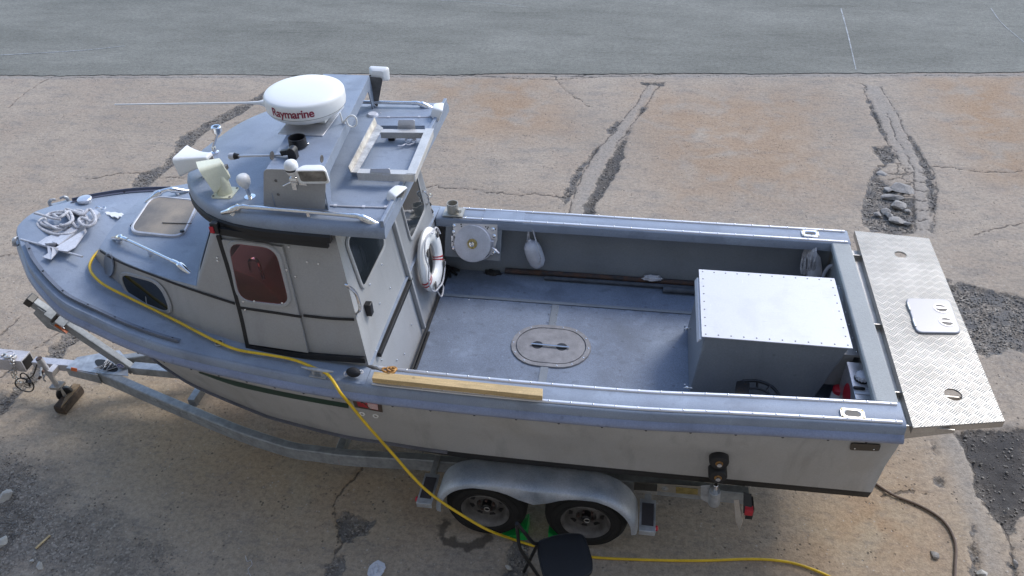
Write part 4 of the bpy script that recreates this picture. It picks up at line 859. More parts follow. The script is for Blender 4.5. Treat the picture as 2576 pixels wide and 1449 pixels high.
# ---- cuddy hatch
z=2.235; P=rquad([at(320,590,z),at(384,497,z+.02),at(508,508,z+.02),at(462,604,z)],.12,7)
mb=MB(); mb.loft([[p-V(0,0,.02) for p in grow(P,.0)],[p+V(0,0,.028) for p in grow(P,-.004)],[p+V(0,0,.032) for p in grow(P,-.02)],[p+V(0,0,.026) for p in grow(P,-.026)]],True,False); hf=mb.build('deck_hatch',M['zinc'],boat,ang=35)
mb=MB(); mb.prism([p+V(0,0,.018) for p in grow(P,-.024)],(0,0,.008)); mb.build('hatch_pane',M['smoke'],hf,smooth=False)
mb=MB(); p=at(458.5,581.5,2.27); mb.lathe(p,(0,0,1),[(.018,0),(.018,.008),(.008,.012)],14); a=at(408,560,2.272); b=at(482,562,2.272); mb.tube([a,b],.0035,6)
for u,v in((336,565),(372,519)): q=at(u,v,2.25); mb.box(q,(.03,.05,.02))
mb.build('hatch_fittings',M['black'],hf)
# ---- handrails
def handrail(pts,zf,name='handrail',m_='chrome',lift=.055,r=.0125,parent=boat,mid=None):
    a=at(*pts[0],zf(0)); b=at(*pts[1],zf(1)); d=(b-a).normalized(); L=(b-a).length; mb=MB()
    def Pp(s_,h_): return a+d*s_+V(0,0,h_)
    mb.tube([Pp(.17,lift),Pp(L*.5,lift+.002),Pp(L-.17,lift)],r,12)
    for e,sg in((0,1),(L,-1)):
        q=[Pp(e-sg*.015,-.004),Pp(e+sg*.05,.018),Pp(e+sg*.10,.042),Pp(e+sg*.15,lift),Pp(e+sg*.20,lift)]
        mb.tube(smooth_path(q,5),[.013+.014*min(1,k/7) if k<13 else .018 for k in range(21)],12)
        mb.cyl(Pp(e+sg*.07,-.004),Pp(e+sg*.09,.035),.026,.018,12)
    if mid: 
        mb.box(Pp(L*mid,.02),(.02,.03,.075)); mb.box(Pp(L*mid,-.0),(.03,.06,.008))
    return mb.build(name,M[m_],parent,ang=50)
handrail([(286,599),(483,692)],lambda k:2.235-.02*k,mid=.5)
handrail([(371,505),(470,480)],lambda k:2.245)
RZ=2.915
handrail([(563,534),(957,567)],lambda k:2.895,mid=.56,lift=.06,r=.015)
handrail([(800,272),(1098,277)],lambda k:2.895,lift=.06,r=.015)
# ================================================================= ROOF
RO=[(-3.30,0),(-3.29,.12),(-3.265,.28),(-3.22,.42),(-3.13,.56),(-3.0,.70),(-2.85,.81),(-2.65,.885),(-2.4,.925),(-2.0,.945),(-1.57,.95)]
half=smooth_path([V(x,h,0) for x,h in RO],3)
def roofring(ins,z,crown=0): 
    out=[]
    for sg in(-1,1):
        hh=half if sg<0 else half[::-1]
        for p in hh:
            x=p.x*(1)+0; k=ins; X=min(-1.57-ins,max(x,-9)); dx=(x+2.3); 
            out.append(V(max(-3.30+k,min(-1.57-k,x+ (k if x<-3.1 else 0))),YC+sg*max(0,(p.y-k*(1 if p.y>.3 else p.y/.3))),z))
    return out[::-1]
ring=lambda i,z:roofring(i,z)
mb=MB()
# skin from cross-section strips so that the crown is real
xs_=sorted(set([round(p.x,4) for p in half])); 
def rw(x): return float(np.interp(x,[p.x for p in half],[p.y for p in half]))
rows=[]
for x in [-3.298]+list(np.linspace(-3.27,-3.0,8))+list(np.linspace(-2.9,-1.57,12)):
    w0=max(.05,rw(x)); fx=max(0,(-x-2.95)/.35); zt=2.915-.05*fx**2; row=[]
    S=[-1.0,-1.004,-.985,-.96,-.85,-.6,-.3,0,.3,.6,.85,.96,.985,1.004,1.0]
    for k,s_ in enumerate(S):
        zz=zt+.02*(1-s_*s_)
        if abs(s_)>=1.0: zz=zt-.045 if abs(s_)>1.001 else zt-.085
        elif abs(s_)>.98: zz=zt-.012
        row.append(V(x,YC+s_*w0,zz))
    rows.append(row)
mb.loft(rows,closed=False,caps=False)
mb.loft([[rows[0][k] for k in range(15)],[p-V(-.002,0,0) for p in [V(r.x,r.y,2.83) for r in rows[0]]]],closed=False,caps=False)
last=rows[-1]; mb.loft([last,[V(p.x,p.y,max(2.83,p.z-.085) if 0 else 2.83) for p in last]],closed=False,caps=False)
mb.loft([[r[0] for r in rows],[r[-1] for r in rows]],closed=False,caps=False)
roof=mb.build('roof',M['deck'],boat,ang=50)
# black rubber gutter under the roof edge on the near side, aft trim
mb=MB(); P=[]
for x in np.linspace(-3.24,-1.95,26):
    w0=rw(x); fx=max(0,(-x-2.95)/.35); zt=2.915-.05*fx**2-.098; P.append([V(x,YC-w0-.004,zt+.014),V(x,YC-w0-.016,zt+.004),V(x,YC-w0-.016,zt-.042),V(x,YC-w0+.03,zt-.042),V(x,YC-w0+.03,zt+.014)])
mb.loft(P,True,True); mb.build('roof_gutter',M['rubber'],boat)
mb=MB(); mb.bb(-1.60,-1.575,YC-.93,YC+.93,2.90,2.955); mb.build('roof_lip',M['deck'],boat,bevel=.004)
p=onwall(542,571,.06); 
mb=MB(); mb.box(p+V(0,0,.0),(.055,.05,.085)); nl=mb.build('side_light',M['black'],boat,bevel=.008); mb=MB(); mb.box(p+V(-.015,-.028,-.005),(.03,.012,.05)); mb.build('lens',M['red'],nl,bevel=.003)
# ---- roof arch carrying the radar
AZ=3.20; y0,y1=4.262,5.80; xa0,xa1=-2.385,-2.0
mb=MB(); T=.008
SX=lambda y:-.155*(y-y0)/(y1-y0)
mb.loft([[V(x+SX(y),y,z) for x,z in((xa0,AZ),(xa1,AZ),(xa1,AZ-T),(xa0,AZ-T))] for y in(y0,y1)],True,True)
for x in(xa0,xa1-T): 
    # side cheek with legs : arch outline, thickness T
    pts=[(y0,AZ-.001),(y1,AZ-.001),(y1+.09,2.91),(y1-.02,2.91),(y1-.10,AZ-.09),(y0+.14,AZ-.09),(y0+.06,2.91),(y0-.02,2.91)]
    mb.prism([V(x+SX(y),y,z) for y,z in pts],(T,0,0))
mb.add([V(xa0+SX(y1),y1,AZ-.1),V(xa0+SX(y1)+.20,y1,AZ-.1),V(xa0+SX(y1)+.20,y1+.09,2.91),V(xa0+SX(y1),y1+.09,2.91)],[(0,1,2,3)])
mb.bb(xa1+SX(y1)-.03,xa1+SX(y1)+.05,y1+.0,y1+.09,2.905,2.915); mb.bb(xa1-.03,xa1+.06,y0-.02,y0+.06,2.905,2.915)
arch=mb.build('roof_arch',M['deck'],boat,bevel=.002)
# plates at both ends of the arch
c=[aty(663,425,y0-.012),aty(806,425,y0-.012),aty(812,533,y0-.012),aty(663,527,y0-.012)]
mb=MB(); mb.prism(rquad([c[0],aty(820,427,y0-.012),aty(817,533,y0-.012),c[3]],.035),(0,.006,0))
for u,v in((694,454),(700,489)): mb.mat(1); mb.screw(aty(u,v,y0-.013),(0,-1,0),.01,.006)
mb.build('arch_plate',[M['cabin'],M['rim']],arch)
mb=MB(); yo=y1+.03; c=[aty(925,194,yo),aty(962,199,yo),aty(950,257,yo),aty(945,285,yo)]
mb.prism(rquad([aty(921,192,yo),aty(963,196,yo),aty(952,256,yo),aty(944,300,yo)],.03),(0,.006,0)); mb.build('arch_plate',M['rim'],arch)
# black vent stub, dark ports
p=at(751,368,AZ); mb=MB(); mb.prism(rquad([at(722,375,AZ),at(752,356,AZ),at(781,362,AZ),at(751,378,AZ)],.03),(0,0,.008)); mb.lathe(p+V(0,0,.008),(0,0,1),[(.062,0),(.06,.062),(.054,.062),(.052,.01)],28,caps=True); mb.mat(1)
for u,v in((729,371),(774,361)): mb.screw(at(u,v,AZ+.008),(0,0,1),.008,.005)
mb.build('vent_stub',[M['black'],M['chrome']],boat)
mb=MB(); mb.lathe(onplane(685,391,(xa0-.002,0,0),(1,0,0)),(-1,0,.0),[(.03,0),(.028,.006),(.018,.006)],20); mb.build('port_cap',M['rim'],arch)
mb=MB(); mb.lathe(onplane(809,399,(xa1+.001,0,0),(1,0,0)),(1,0,0),[(.026,0),(.024,.004),(.01,.001)],20); mb.build('port_hole',M['rim'],arch)
# ---- radar dome
RC=V(-2.365,5.01,0); z0=AZ+.045
mb=MB(); mb.lathe(RC+V(0,0,z0),(0,0,1),[(.10,-.0),(.20,.0),(.235,.018),(.268,.045),(.279,.066)],72,caps=True); mb.bb(RC.x-.16,RC.x+.16,RC.y-.10,RC.y+.12,z0-.03,z0+.002)
prof=[(.281,.069),(.286,.095),(.286,.145),(.283,.160),(.277,.169),(.268,.175),(.22,.185),(.15,.193),(.08,.197),(.002,.198)]
mb.lathe(RC+V(0,0,z0),(0,0,1),prof,96,caps=True); dome=mb.build('radar_dome',M['radarw'],boat,ang=45)
mb=MB(); mb.torus(RC+V(0,0,z0+.0675),(0,0,1),0.2795,.0022,72,6); mb.build('seam',M['rim'],dome)
mb=MB(); mb.bb(RC.x-.13,RC.x+.20,RC.y-.27,RC.y+.20,AZ+.002,AZ+.008); mb.build('radar_bracket',M['alu'],boat,bevel=.001)
# lettering wrapped on the dome side
tcv=bpy.data.curves.new('t','FONT'); tcv.body='Raymarine'; tcv.size=.088; tcv.offset=.0022; tcv.extrude=.0; tcv.space_character=.95; to=bpy.data.objects.new('t',tcv); COL.objects.link(to)
bpy.context.view_layer.update(); tm=bpy.data.meshes.new_from_object(to.evaluated_get(bpy.context.evaluated_depsgraph_get())); bpy.data.objects.remove(to)
bm=bmesh.new(); bm.from_mesh(tm); 
for _ in range(3): bmesh.ops.subdivide_edges(bm,edges=[e for e in bm.edges if e.calc_length()>.012],cuts=1)
bmesh.ops.triangulate(bm,faces=bm.faces[:])
xmn=min(v.co.x for v in bm.verts); xmx=max(v.co.x for v in bm.verts)
def dirang(u,v): p=at(u,v,z0+.11); d=p-RC; return math.atan2(d.y,d.x)
A0,A1=R(-120),R(-57)
for v in bm.verts:
    s_=(v.co.x-xmn)/(xmx-xmn); a=A0+(A1-A0)*s_; zz=.092+v.co.y*.95; r=np.interp(zz,[.069,.095,.145,.16,.169,.175],[.2815,.2865,.2865,.2835,.2775,.2685])+.0012
    v.co=RC+V(0,0,z0)+V(math.cos(a)*r,math.sin(a)*r,zz)-parent_loc(boat)
me=bpy.data.meshes.new('lettering'); bm.to_mesh(me); bm.free(); me.materials.append(M['letter']); lo=bpy.data.objects.new('lettering',me); COL.objects.link(lo); lo.parent=dome
# whip antenna folded forward, with its socket
a=aty(289,262.5,5.2); b=aty(652,258,5.2)
mb=MB(); mb.tube([b+V(.12,0,.0),b+V(.06,0,.0),b,b-(b-a).normalized()*.1,b.lerp(a,.3),a],[.032,.034,.014,.0085,.0075,.005],12); mb.build('whip_antenna',M['white'],boat,ang=60)
# white coiled cable by the dome
mb=MB(); P=[aty(u,v,4.95) for u,v in((855,283),(860,300),(862,308),(870,300),(880,291),(890,291),(897,300),(896,313),(887,319),(876,314),(871,302),(866,306),(868,320),(866,332),(852,340),(846,345))]
mb.tube(smooth_path(P,5),.0065,8); mb.build('radar_cable',M['white'],boat)
# ---- roof equipment
RT=2.925
p=at(541,383,RT); q=aty(547,336,p.y-.005); h=q+V(.003,0,.06)
mb=MB(); mb.lathe(p,(0,0,1),[(.033,-.01),(.031,.006),(.016,.012),(.015,.05),(.011,.055)],20); mb.tube([p+V(0,0,.05),q],.0095,12); mb.build('stalk_base',M['chrome'],boat)
mb=MB(); mb.lathe(q,(h-q),[(.012,-.01),(.024,.0),(.024,.012),(.037,.018),(.037,.055),(.033,.06)],28); mb.mat(1); dz=(h-q).normalized(); mb.box(q+dz*.061,(.034,.034,.002)); mb.build('solar_lamp',[M['chrome'],M['glass']],boat)
def horn(name,A,B,w0,h0,w1,h1,m_,flare=.5,roll=0):
    A=Vector(A);B=Vector(B);d=(B-A).normalized();s_=d.cross(V(0,0,1)).normalized();u_=s_.cross(d); s2=s_*math.cos(roll)+u_*math.sin(roll); u2=u_*math.cos(roll)-s_*math.sin(roll)
    mb=MB(); rg=[]; L=(B-A).length
    def rr(c,w_,h_,ins=0): return [c+s2*x+u2*y for x,y in rrect(0,0,w_-ins,h_-ins,min(w_,h_)*.18,4)]
    for t in [0,.04,.15,.3,.5,.7,.88,.97,1.0]:
        k=(1-t)**(1+flare*2)if t<.97 else (1-.97)**(1+flare*2); ww=w1+(w0-w1)*k; hh=h1+(h0-h1)*k
        if t==1: ww*=.8;hh*=.8
        rg.append(rr(A+d*L*t,ww,hh))
    inner=[rr(A+d*L*t,w1+(w0-w1)*(1-t)**2-.012,h1+(h0-h1)*(1-t)**2-.012) for t in(.7,.35,.02)]
    mb.loft(inner+rg,True,True); return mb.build(name,M[m_],boat,ang=50)
mo=[at(473,375,3.1),at(448,404,3.1)]; A=(at(463,404,3.03)); B=at(531,400,3.06); hn=horn('hailer_horn',A,B,.225,.15,.085,.075,'white',.45)
mb=MB(); mb.cyl(V(B.x-.07,B.y,2.9),V(B.x-.07,B.y,3.03),.035,.03,16); mb.box(V(B.x-.07,B.y,2.905),(.12,.12,.012)); mb.mat(1); mb.box(B+V(.004,0,0),(.006,.05,.035)); mb.build('horn_foot',[M['white'],M['rim']],hn,bevel=.004)
A=at(517,447,3.05);B=at(567,421,3.09); hn=horn('hailer_horn',A,B,.17,.215,.115,.125,'cream',.0,roll=.1)
p=at(567,484,RT); mb=MB(); mb.lathe(p,(0,0,1),[(.052,.0),(.044,.09),(.043,.10),(.035,.13),(.03,.14)],24); mb.prism([p+V(x,y,-.008) for x,y in rrect(0,0,.15,.15,.02)],(0,0,.012)); mb.mat(1)
for x in(-.06,.06):
    for y in(-.06,.06): mb.screw(p+V(x,y,.004),(0,0,1),.009,.005)
d_=(A-B).normalized(); mb.box(B-d_*.002+V(0,0,.0),(.02,.04,.03)); mb.build('horn_foot',[M['cream'],M['rim']],hn)
p=at(629,495,RT); c=aty(613.6,456,p.y-.01); mb=MB(); mb.lathe(p,(0,0,1),[(.040,-.004),(.038,.004),(.012,.008)],24); mb.tube([p,c-(c-p).normalized()*.03],.0135,12); st=mb.build('antenna_stalk',M['chrome'],boat); ax=(c-p).normalized(); mb=MB(); mb.lathe(c,ax,[(.016,-.055),(.026,-.04),(.040,-.015),(.046,.01),(.045,.028),(.036,.045),(.018,.054),(.002,.056)],28); mb.build('mushroom_antenna',M['white'],st,ang=60)
# light pole lying forward from the arch
a=at(739,396,AZ); b=onplane(709,389,(0,a.y,0),(0,1,0)); c=onplane(600,392.5,(0,a.y,0),(0,1,0)); e=onplane(577,393,(0,a.y,0),(0,1,0))
mb=MB(); mb.box(a+V(0,0,.025),(.06,.05,.06)); mb.cyl(a+V(-.0,-.03,.05),a+V(0,.03,.05),.03,n=18); mb.box((b+a)/2+V(-.01,0,.03),((b-a).length*.8,.03,.035),(0,R(-12),0)); 
pm=mb.build('light_pole_mount',M['black'],boat,bevel=.004); mb=MB(); mb.cyl(c+V(.0,0,0),c+V(-.028,0,0),.017,.024,16); mb.build('lamp_collar',M['black'],pm); mb=MB(); mb.tube([b+V(.01,0,0),c],.0085,12); mb.build('light_pole',M['alu'],pm); mb=MB(); d=(e-c).normalized(); mb.lathe(c+d*.028,d,[(.024,0),(.024,.03),(.02,.04),(.004,.042)],20); mb.build('pole_lamp',M['offw'],pm)
# GPS mushroom on ratchet mount, near arch plate
yp=y0-.03; c=aty(732.7,420,yp-.03); b=aty(739,455,yp-.03)
mb=MB(); mb.lathe(c,(0,0,1),[(.014,-.065),(.03,-.05),(.042,-.022),(.0435,-.018)],28); mb.lathe(c,(0,0,1),[(.045,-.004),(.045,.012),(.042,.028),(.032,.042),(.015,.05),(.002,.051)],28); mb.mat(1); mb.lathe(c,(0,0,1),[(.0425,-.019),(.0425,-.004)],28); g=mb.build('gps_antenna',[M['white'],M['black']],boat,ang=60)
mb=MB(); mb.tube([c-V(0,0,.06),b+V(0,0,.02)],.011,10); mb.cyl(b+V(-.02,0,.012),b+V(.025,0,.012),.02,n=16); mb.box(b+V(.0,.0,-.03),(.03,.03,.06)); mb.tube([b+V(-.01,-.01,0),aty(712,468,yp-.05)],.006,8); mb.box(aty(757,455,yp),(.07,.012,.06)); mb.build('ratchet_mount',M['chrome'],g,bevel=.002)
def floodlight(c,face,w_=.155,h_=.10,d_=.06,brk=None,rl=0):
    f=Vector(face).normalized(); s_=f.cross(V(0,0,1)).normalized(); u_=s_.cross(f); rr=lambda k,w,h,r=.018:[c+f*k+s_*x+u_*y for x,y in rrect(0,0,w,h,r,4)]
    mb=MB(); mb.loft([rr(-d_,w_*.62,h_*.6),rr(-d_*.8,w_*.75,h_*.75),rr(-.012,w_,h_),rr(.004,w_,h_),rr(.006,w_*.93,h_*.9),rr(-.006,w_*.86,h_*.80)],True,False); mb.add(rr(-d_,w_*.62,h_*.6),[tuple(range(20))[::-1]]); mb.add(rr(-d_,w_*.62,h_*.6),[]) 
    o=mb.build('floodlight',M['white'],boat,ang=40)
    mb=MB(); mb.add(rr(-.004,w_*.86,h_*.80),[tuple(range(len(rr(0,1,1))))]); mb.build('lens',mat('floodlight_lens',(.34,.33,.31),.2,.5,.3,14) if 'lens' not in M else M['lens'],o,smooth=False)
    if brk is not None: m2=MB(); m2.tube(smooth_path([c-f*d_*.5-u_*h_*.3,(c+Vector(brk))/2-V(0,0,.02),Vector(brk)],4),.006,8); m2.build('bracket',M['rim'],o)
    return o
M['lens']=mat('floodlight_lens',(.36,.35,.33),.2,.5,.3,14)
floodlight(aty(786,444,y0-.075),(.12,-1,-.28),.20,.12,.07,aty(775,455,y0-.02))
floodlight(aty(955,184,y1+.10),(.05,1,-.1),.165,.11,.05,aty(945,205,y1+.04))
floodlight(at(1108,283,2.96)+V(0,0,0),(1,.15,-.45),.15,.115,.07,V(-1.62,at(1108,283,2.96).y,2.92))
floodlight(at(1004,496,2.93),(1,-.35,-.5),.15,.115,.07,V(-1.62,at(1004,496,2.93).y+.02,2.92))
# cables clipped to the roof
def cable(pts,z=RT+.004,r=.006,m_='offw',name='roof_cable'):
    P=smooth_path([at(u,v,z) for u,v in pts],5); mb=MB(); mb.tube(P,r,6)
    for k in range(4,len(P)-2,9): mb.box(P[k],(.02,.02,.012))
    return mb.build(name,M[m_],boat)
cable([(822,515),(850,517),(890,519),(930,520),(964,521),(975,518),(981,505),(984,492)])
cable([(950,295),(985,294.5),(1030,293.5),(1068,294),(1090,292)])
mb=MB(); P=[aty(930,243,y1-.02),aty(940,262,y1),aty(955,278,y1+.02),at(958,285,RT)]; mb.tube(smooth_path(P,5),.006,6); P=[aty(930,243,y1-.02),aty(936,268,y1-.02),aty(938,285,y1-.01),at(950,294,RT)]; mb.tube(smooth_path(P,5),.006,6); mb.lathe(at(938,293,RT-.01),(0,0,1),[(.05,0),(.045,.02),(.035,.03)],20); mb.build('arch_cables',M['offw'],arch)
mb=MB(); mb.tube(smooth_path([aty(798,431,y0-.005),aty(806,425,y0),aty(812,428,y0-.03),aty(812,438,y0-.06)],5),.006,6); mb.tube(smooth_path([aty(925,197,y1+.02),aty(930,190,y1+.06),aty(942,190,y1+.08)],5),.006,6); mb.build('light_leads',M['black'],arch)
M['pale']=mat('pale_scuffed_aluminium',(.60,.59,.57),.45,.25,.08,9,.1,80,fine=.05,scratch=.3)
# raised aluminium frame of the roof hatch / raft cradle
FZ2=3.02
def bar(a,b,w_,t=.006,z=FZ2): mbx=MB(); A=at(*a,z);B=at(*b,z); return A,B
fr=MB(); A,B=at(1016,331.5,FZ2),0
fp=lambda u,v,z=FZ2:at(u,v,z)
fr.beam(fp(955,329),fp(1086,330),.055,.006); fr.beam(fp(900,430),fp(1042,434),.06,.006); a=fp(1081,324);b=fp(1034,438); fr.beam(a+V(0,0,.003),b+V(0,0,.003),.065,.006)
fr.beam(a+V(.024,0,-.03),b+V(.024,0,-.03),.005,.06); fr.beam(fp(955,331.5)-V(0,-.016,.03),fp(1084,332)-V(0,-.016,.03),.004,.06); fr.beam(fp(900,430)-V(0,.02,.03),fp(1042,434)-V(0,.02,.03),.004,.06)
frm=fr.build('roof_hatch_frame',M['pale'],boat,bevel=.001)
mb=MB(); c=[fp(941.4,307.8),fp(963.9,322.3),fp(899,434.8),fp(876.5,433.5)]; q=[c[0].lerp(c[1],.32),c[3].lerp(c[2],.32)]; 
mb.prism([q[0],c[1],c[2],q[1]],(0,0,.005)); mb.prism([q[0],q[1],c[3]+V(.01,0,.045),c[0]+V(.01,0,.045)],(-.005,0,0)); mb.build('channel',mat('scuffed_aluminium',(.66,.63,.58),.45,.6,.15,14,.2,60,col2=(.45,.42,.38),fine=.1,fs=40),frm)
mb=MB(); a=fp(1012,320); mb.prism(rquad([aty(901.5+.0+.0+100,301,a.y),aty(1043,301,a.y),aty(1045,331,a.y),aty(999,331,a.y)],.015),(0,.004,0)); mb.build('cradle_tab',M['alu'],frm); mb=MB(); a2=fp(958,430); mb.prism(rquad([aty(931,424,a2.y-.03),aty(980,423,a2.y-.03),aty(984,441,a2.y-.03),aty(931,440,a2.y-.03)],.015),(0,.004,0)); mb.build('cradle_tab',M['alu'],frm)
mb=MB(); a=at(884,447,RT);b=at(1005,455,RT); mb.beam(a+V(0,0,.003),b+V(0,0,.003),.03,.006); mb.beam(a+V(0,.016,.03),b+V(0,.016,.03),.005,.06); 
for u,v in((924,449),(990,452)): mb.screw(at(u,v,RT+.006),(0,0,1),.01,.006)
mb.build('frame_foot',M['deck'],frm)
mb=MB(); mb.beam(at(960,333,RT)+V(0,0,.03),at(1070,333,RT)+V(0,0,.03),.004,.06); mb.build('frame_foot',M['deck'],frm)
mb=MB(); P=[at(u,v,RT+.03) for u,v in((1001,366),(1012,366),(1020,362),(1028,364),(1040,360),(1046,355),(1038,352),(1030,358),(1022,356),(1021,350),(1032,347),(1047,350))]; mb.tube(smooth_path(P,5),.006,6); mb.build('loose_cable',M['offw'],frm)
mb=MB(); c=at(987,345,RT+.02); mb.box(c,(.05,.07,.06)); mb.build('junction_box',M['black'],frm,bevel=.004)
# ---- toe rails, cleats, scupper and fittings on deck
for sgn in(-1,1):
    mb=MB(); P=[]; bl=MB()
    for x in np.linspace(-4.93,-3.28,40):
        off=.045; h_=hb(x)-off; z=zd(x)+.012; P.append([V(x,YC+sgn*(h_-.0),z+.002),V(x,YC+sgn*(h_-.0),z+.030),V(x,YC+sgn*(h_-.006),z+.030),V(x,YC+sgn*(h_-.007),z+.006),V(x,YC+sgn*(h_-.04),z+.006),V(x,YC+sgn*(h_-.04),z+.001)])
    mb.loft(P,True,True); mb.mat(1)
    for k,x in enumerate(np.linspace(-4.86,-3.34,7)): q=V(x,YC+sgn*(hb(x)-.068),zd(x)+.019); mb.lathe(q,(0,0,1),[(.009,0),(.009,.004)],10)
    mb.build('toe_rail',[mat('grey_toe_rail',(.17,.19,.235),.5,.1,.1,5) if sgn<0 else mat('dark_blue_rail',(.10,.11,.16),.5,.1,.1,5),M['black']],boat)
def cleat(pts,z,name='cleat',m_='galv',s=1.):
    a=at(*pts[0],z+.055*s);b=at(*pts[1],z+.055*s); c=(a+b)/2; d=(b-a).normalized(); mb=MB()
    mb.tube(smooth_path([a+V(0,0,.006),a.lerp(c,.45),c,b.lerp(c,.45),b+V(0,0,.006)],5),[.006*s+.010*s*math.sin(math.pi*k/20) for k in range(21)],10)
    for k in(-1,1): mb.cyl(c+d*.035*s*k-V(0,0,.05*s),c+d*.03*s*k,.017*s,.012*s,12)
    mb.box(c-V(0,0,.052*s),(.13*s,.05*s,.01*s),(0,0,math.atan2(d.y,d.x))); return mb.build(name,M[m_],boat)
cleat([(759,924),(838,936)],1.745)
# bow chocks
def chock(u,v,z,rz):
    p=at(u,v,z); mb=MB(); M3=Matrix.Rotation(rz,3,'Z'); mb.box(p,(.17,.045,.012),(0,0,rz))
    for sg in(-1,1):
        q=[p+M3@V(sg*.075,0,0),p+M3@V(sg*.072,0,.035),p+M3@V(sg*.045,0,.052),p+M3@V(sg*.018,0,.045)]; mb.tube(smooth_path(q,5),[.015]*10+[.010]*6,8)
    return mb.build('bow_chock',M['galv'],boat)
chock(150,511,2.055,.62); chock(55,604,2.055,1.45+math.pi/1)
p=at(218,514,2.07); mb=MB(); mb.lathe(p,(0,0,1),[(.062,-.01),(.06,.012),(.045,.016),(.045,.04),(.062,.046),(.062,.062),(.055,.068),(.02,.072),(.002,.073)],32); mb.build('mushroom_vent',M['alu'],boat,ang=30)
p=at(551,861,1.815); mb=MB(); mb.lathe(p,(0,0,1),[(.036,-.004),(.034,.004),(.025,.002)],24); mb.mat(1); mb.lathe(p+V(0,0,.001),(0,0,1),[(.024,0),(.023,.002)],20); mb.build('filler_cap',[M['galv'],M['black']],boat)
mb=MB(); r9=random.Random(3); pts=[at(u,v,2.066) for u,v in((264,533),(272,532),(279,534),(290,533),(299,536),(306,535),(312,539),(319,538),(313,542),(306,541),(310,545),(299,544),(296,548),(288,544),(281,545),(276,540),(268,539))]; mb.prism([p-V(0,0,.008) for p in pts],(0,0,.010)); mb.build('paint_scuff',M['white'],deck,smooth=False)
# fairleads in the gunwales
def fairlead(u0,v0,u1,v1,g,z,m_):
    a=at(u0,v0,z);b=at(u1,v1,z); cx,cy=(a.x+b.x)/2,(a.y+b.y)/2; L=abs(b.x-a.x)
    mb=MB(); W_=.095; ro=lambda l,w_,z_,r:[V(cx+x,cy+y,z_) for x,y in rrect(0,0,l,w_,r,5)]
    mb.loft([ro(L,W_,z-.002,.022),ro(L-.004,W_-.004,z+.006,.022),ro(L*.70,W_*.58,z+.006,W_*.28),ro(L*.62,W_*.45,z+.001,W_*.22)],True,False); mb.mat(1); mb.add(ro(L*.62,W_*.45,z+.001,W_*.22),[tuple(range(24))]); mb.mat(2)
    for x in(-.42,.42):
        for y in(-.34,.34): mb.screw(V(cx+x*L,cy+y*W_,z+.006),(0,0,1),.007,.004)
    mb.build('fairlead',[M[m_],M['black'],M['brass']],g)
fairlead(2114,1041,2175,1041,gw_n,1.757,'steeldark'); fairlead(2016,587,2060,587,gw_f,1.757,'chrome')
# marker panel and rings on the near topside
onh=lambda u,v,off=.006: aty(u,v,YC-1.13) 
def hullhit(u,v,off=.006):
    y=YC-1.15
    for _ in range(15):
        p=aty(u,v,y); z0=zd(p.x)-.155; xc,hc,zc,_k=chine(p.x); t=(z0-p.z)/(z0-zc); t=max(0,min(1,t)); y=hullpt(p.x,t).y-off
    return aty(u,v,y)
hn_=V(0,-1,-.08).normalized()
mb=MB(); mb.loft([[hullhit(u,v,.005),hullhit(u,v+12*min(1,(u-470)/120),.005)] for u,v in smooth_path([V(500,935,0),V(560,951,0),V(640,970,0),V(720,987,0),V(800,1002,0),V(877,1015,0)],5) and [(p.x,p.y) for p in smooth_path([V(500,935,0),V(560,951,0),V(640,970,0),V(720,987,0),V(800,1002,0),V(877,1015,0)],5)]],closed=False,caps=False); mb.build('stripe',M['green'],boat,smooth=False)
q=[hullhit(u,v) for u,v in((886,1003),(960,1014),(963,1036),(893,1023))]
mb=MB(); mb.prism(q,hn_*.004); mb.mat(1); c=sum(q,Vector())/4
qi=[hullhit(u,v,.011) for u,v in((897,1008),(950,1016),(952,1031),(901,1021))]; mb.prism(qi,hn_*.002); mb.mat(2)
for k in range(5): 
    t0=.12+.18*k; a=qi[0].lerp(qi[3],t0).lerp(qi[1].lerp(qi[2],t0),.52); b=qi[1].lerp(qi[2],t0); mb.beam(a+hn_*.003,b+hn_*.003,.005,.003,up=(0,1,0))
mb.mat(0); mb.beam(qi[0].lerp(qi[1],.3)+hn_*.003,qi[3].lerp(qi[2],.62)+hn_*.003,.010,.003,up=(0,1,0))
mb.build('marker_panel',[mat('brown_metal_frame',(.16,.12,.10),.5,.5,.15,20),M['red'],M['white']],boat,smooth=False)
mb=MB()
for u,v in((911.5,1038.5),(945.6,1044)):
    mb=MB(); p=hullhit(u,v,.0); mb.mat(0); mb.lathe(p,hn_,[(.024,.0),(.023,.010),(.016,.014),(.012,.008)],20); mb.mat(1); mb.lathe(p,hn_,[(.012,.008),(.011,.009)],16); mb.build('skin_fitting',[M['white'],M['stone']],boat)
q=[hullhit(u,v) for u,v in((2141,1113),(2216,1117),(2211,1133),(2137,1130))]; mb=MB(); mb.prism(rquad(q,.02),hn_*.006); mb.mat(1)
for u,v in((2150,1128),(2198,1130)): mb.screw(hullhit(u,v,.013),hn_,.006,.004)
mb.build('stern_plate',[M['black'],M['chrome']],boat)
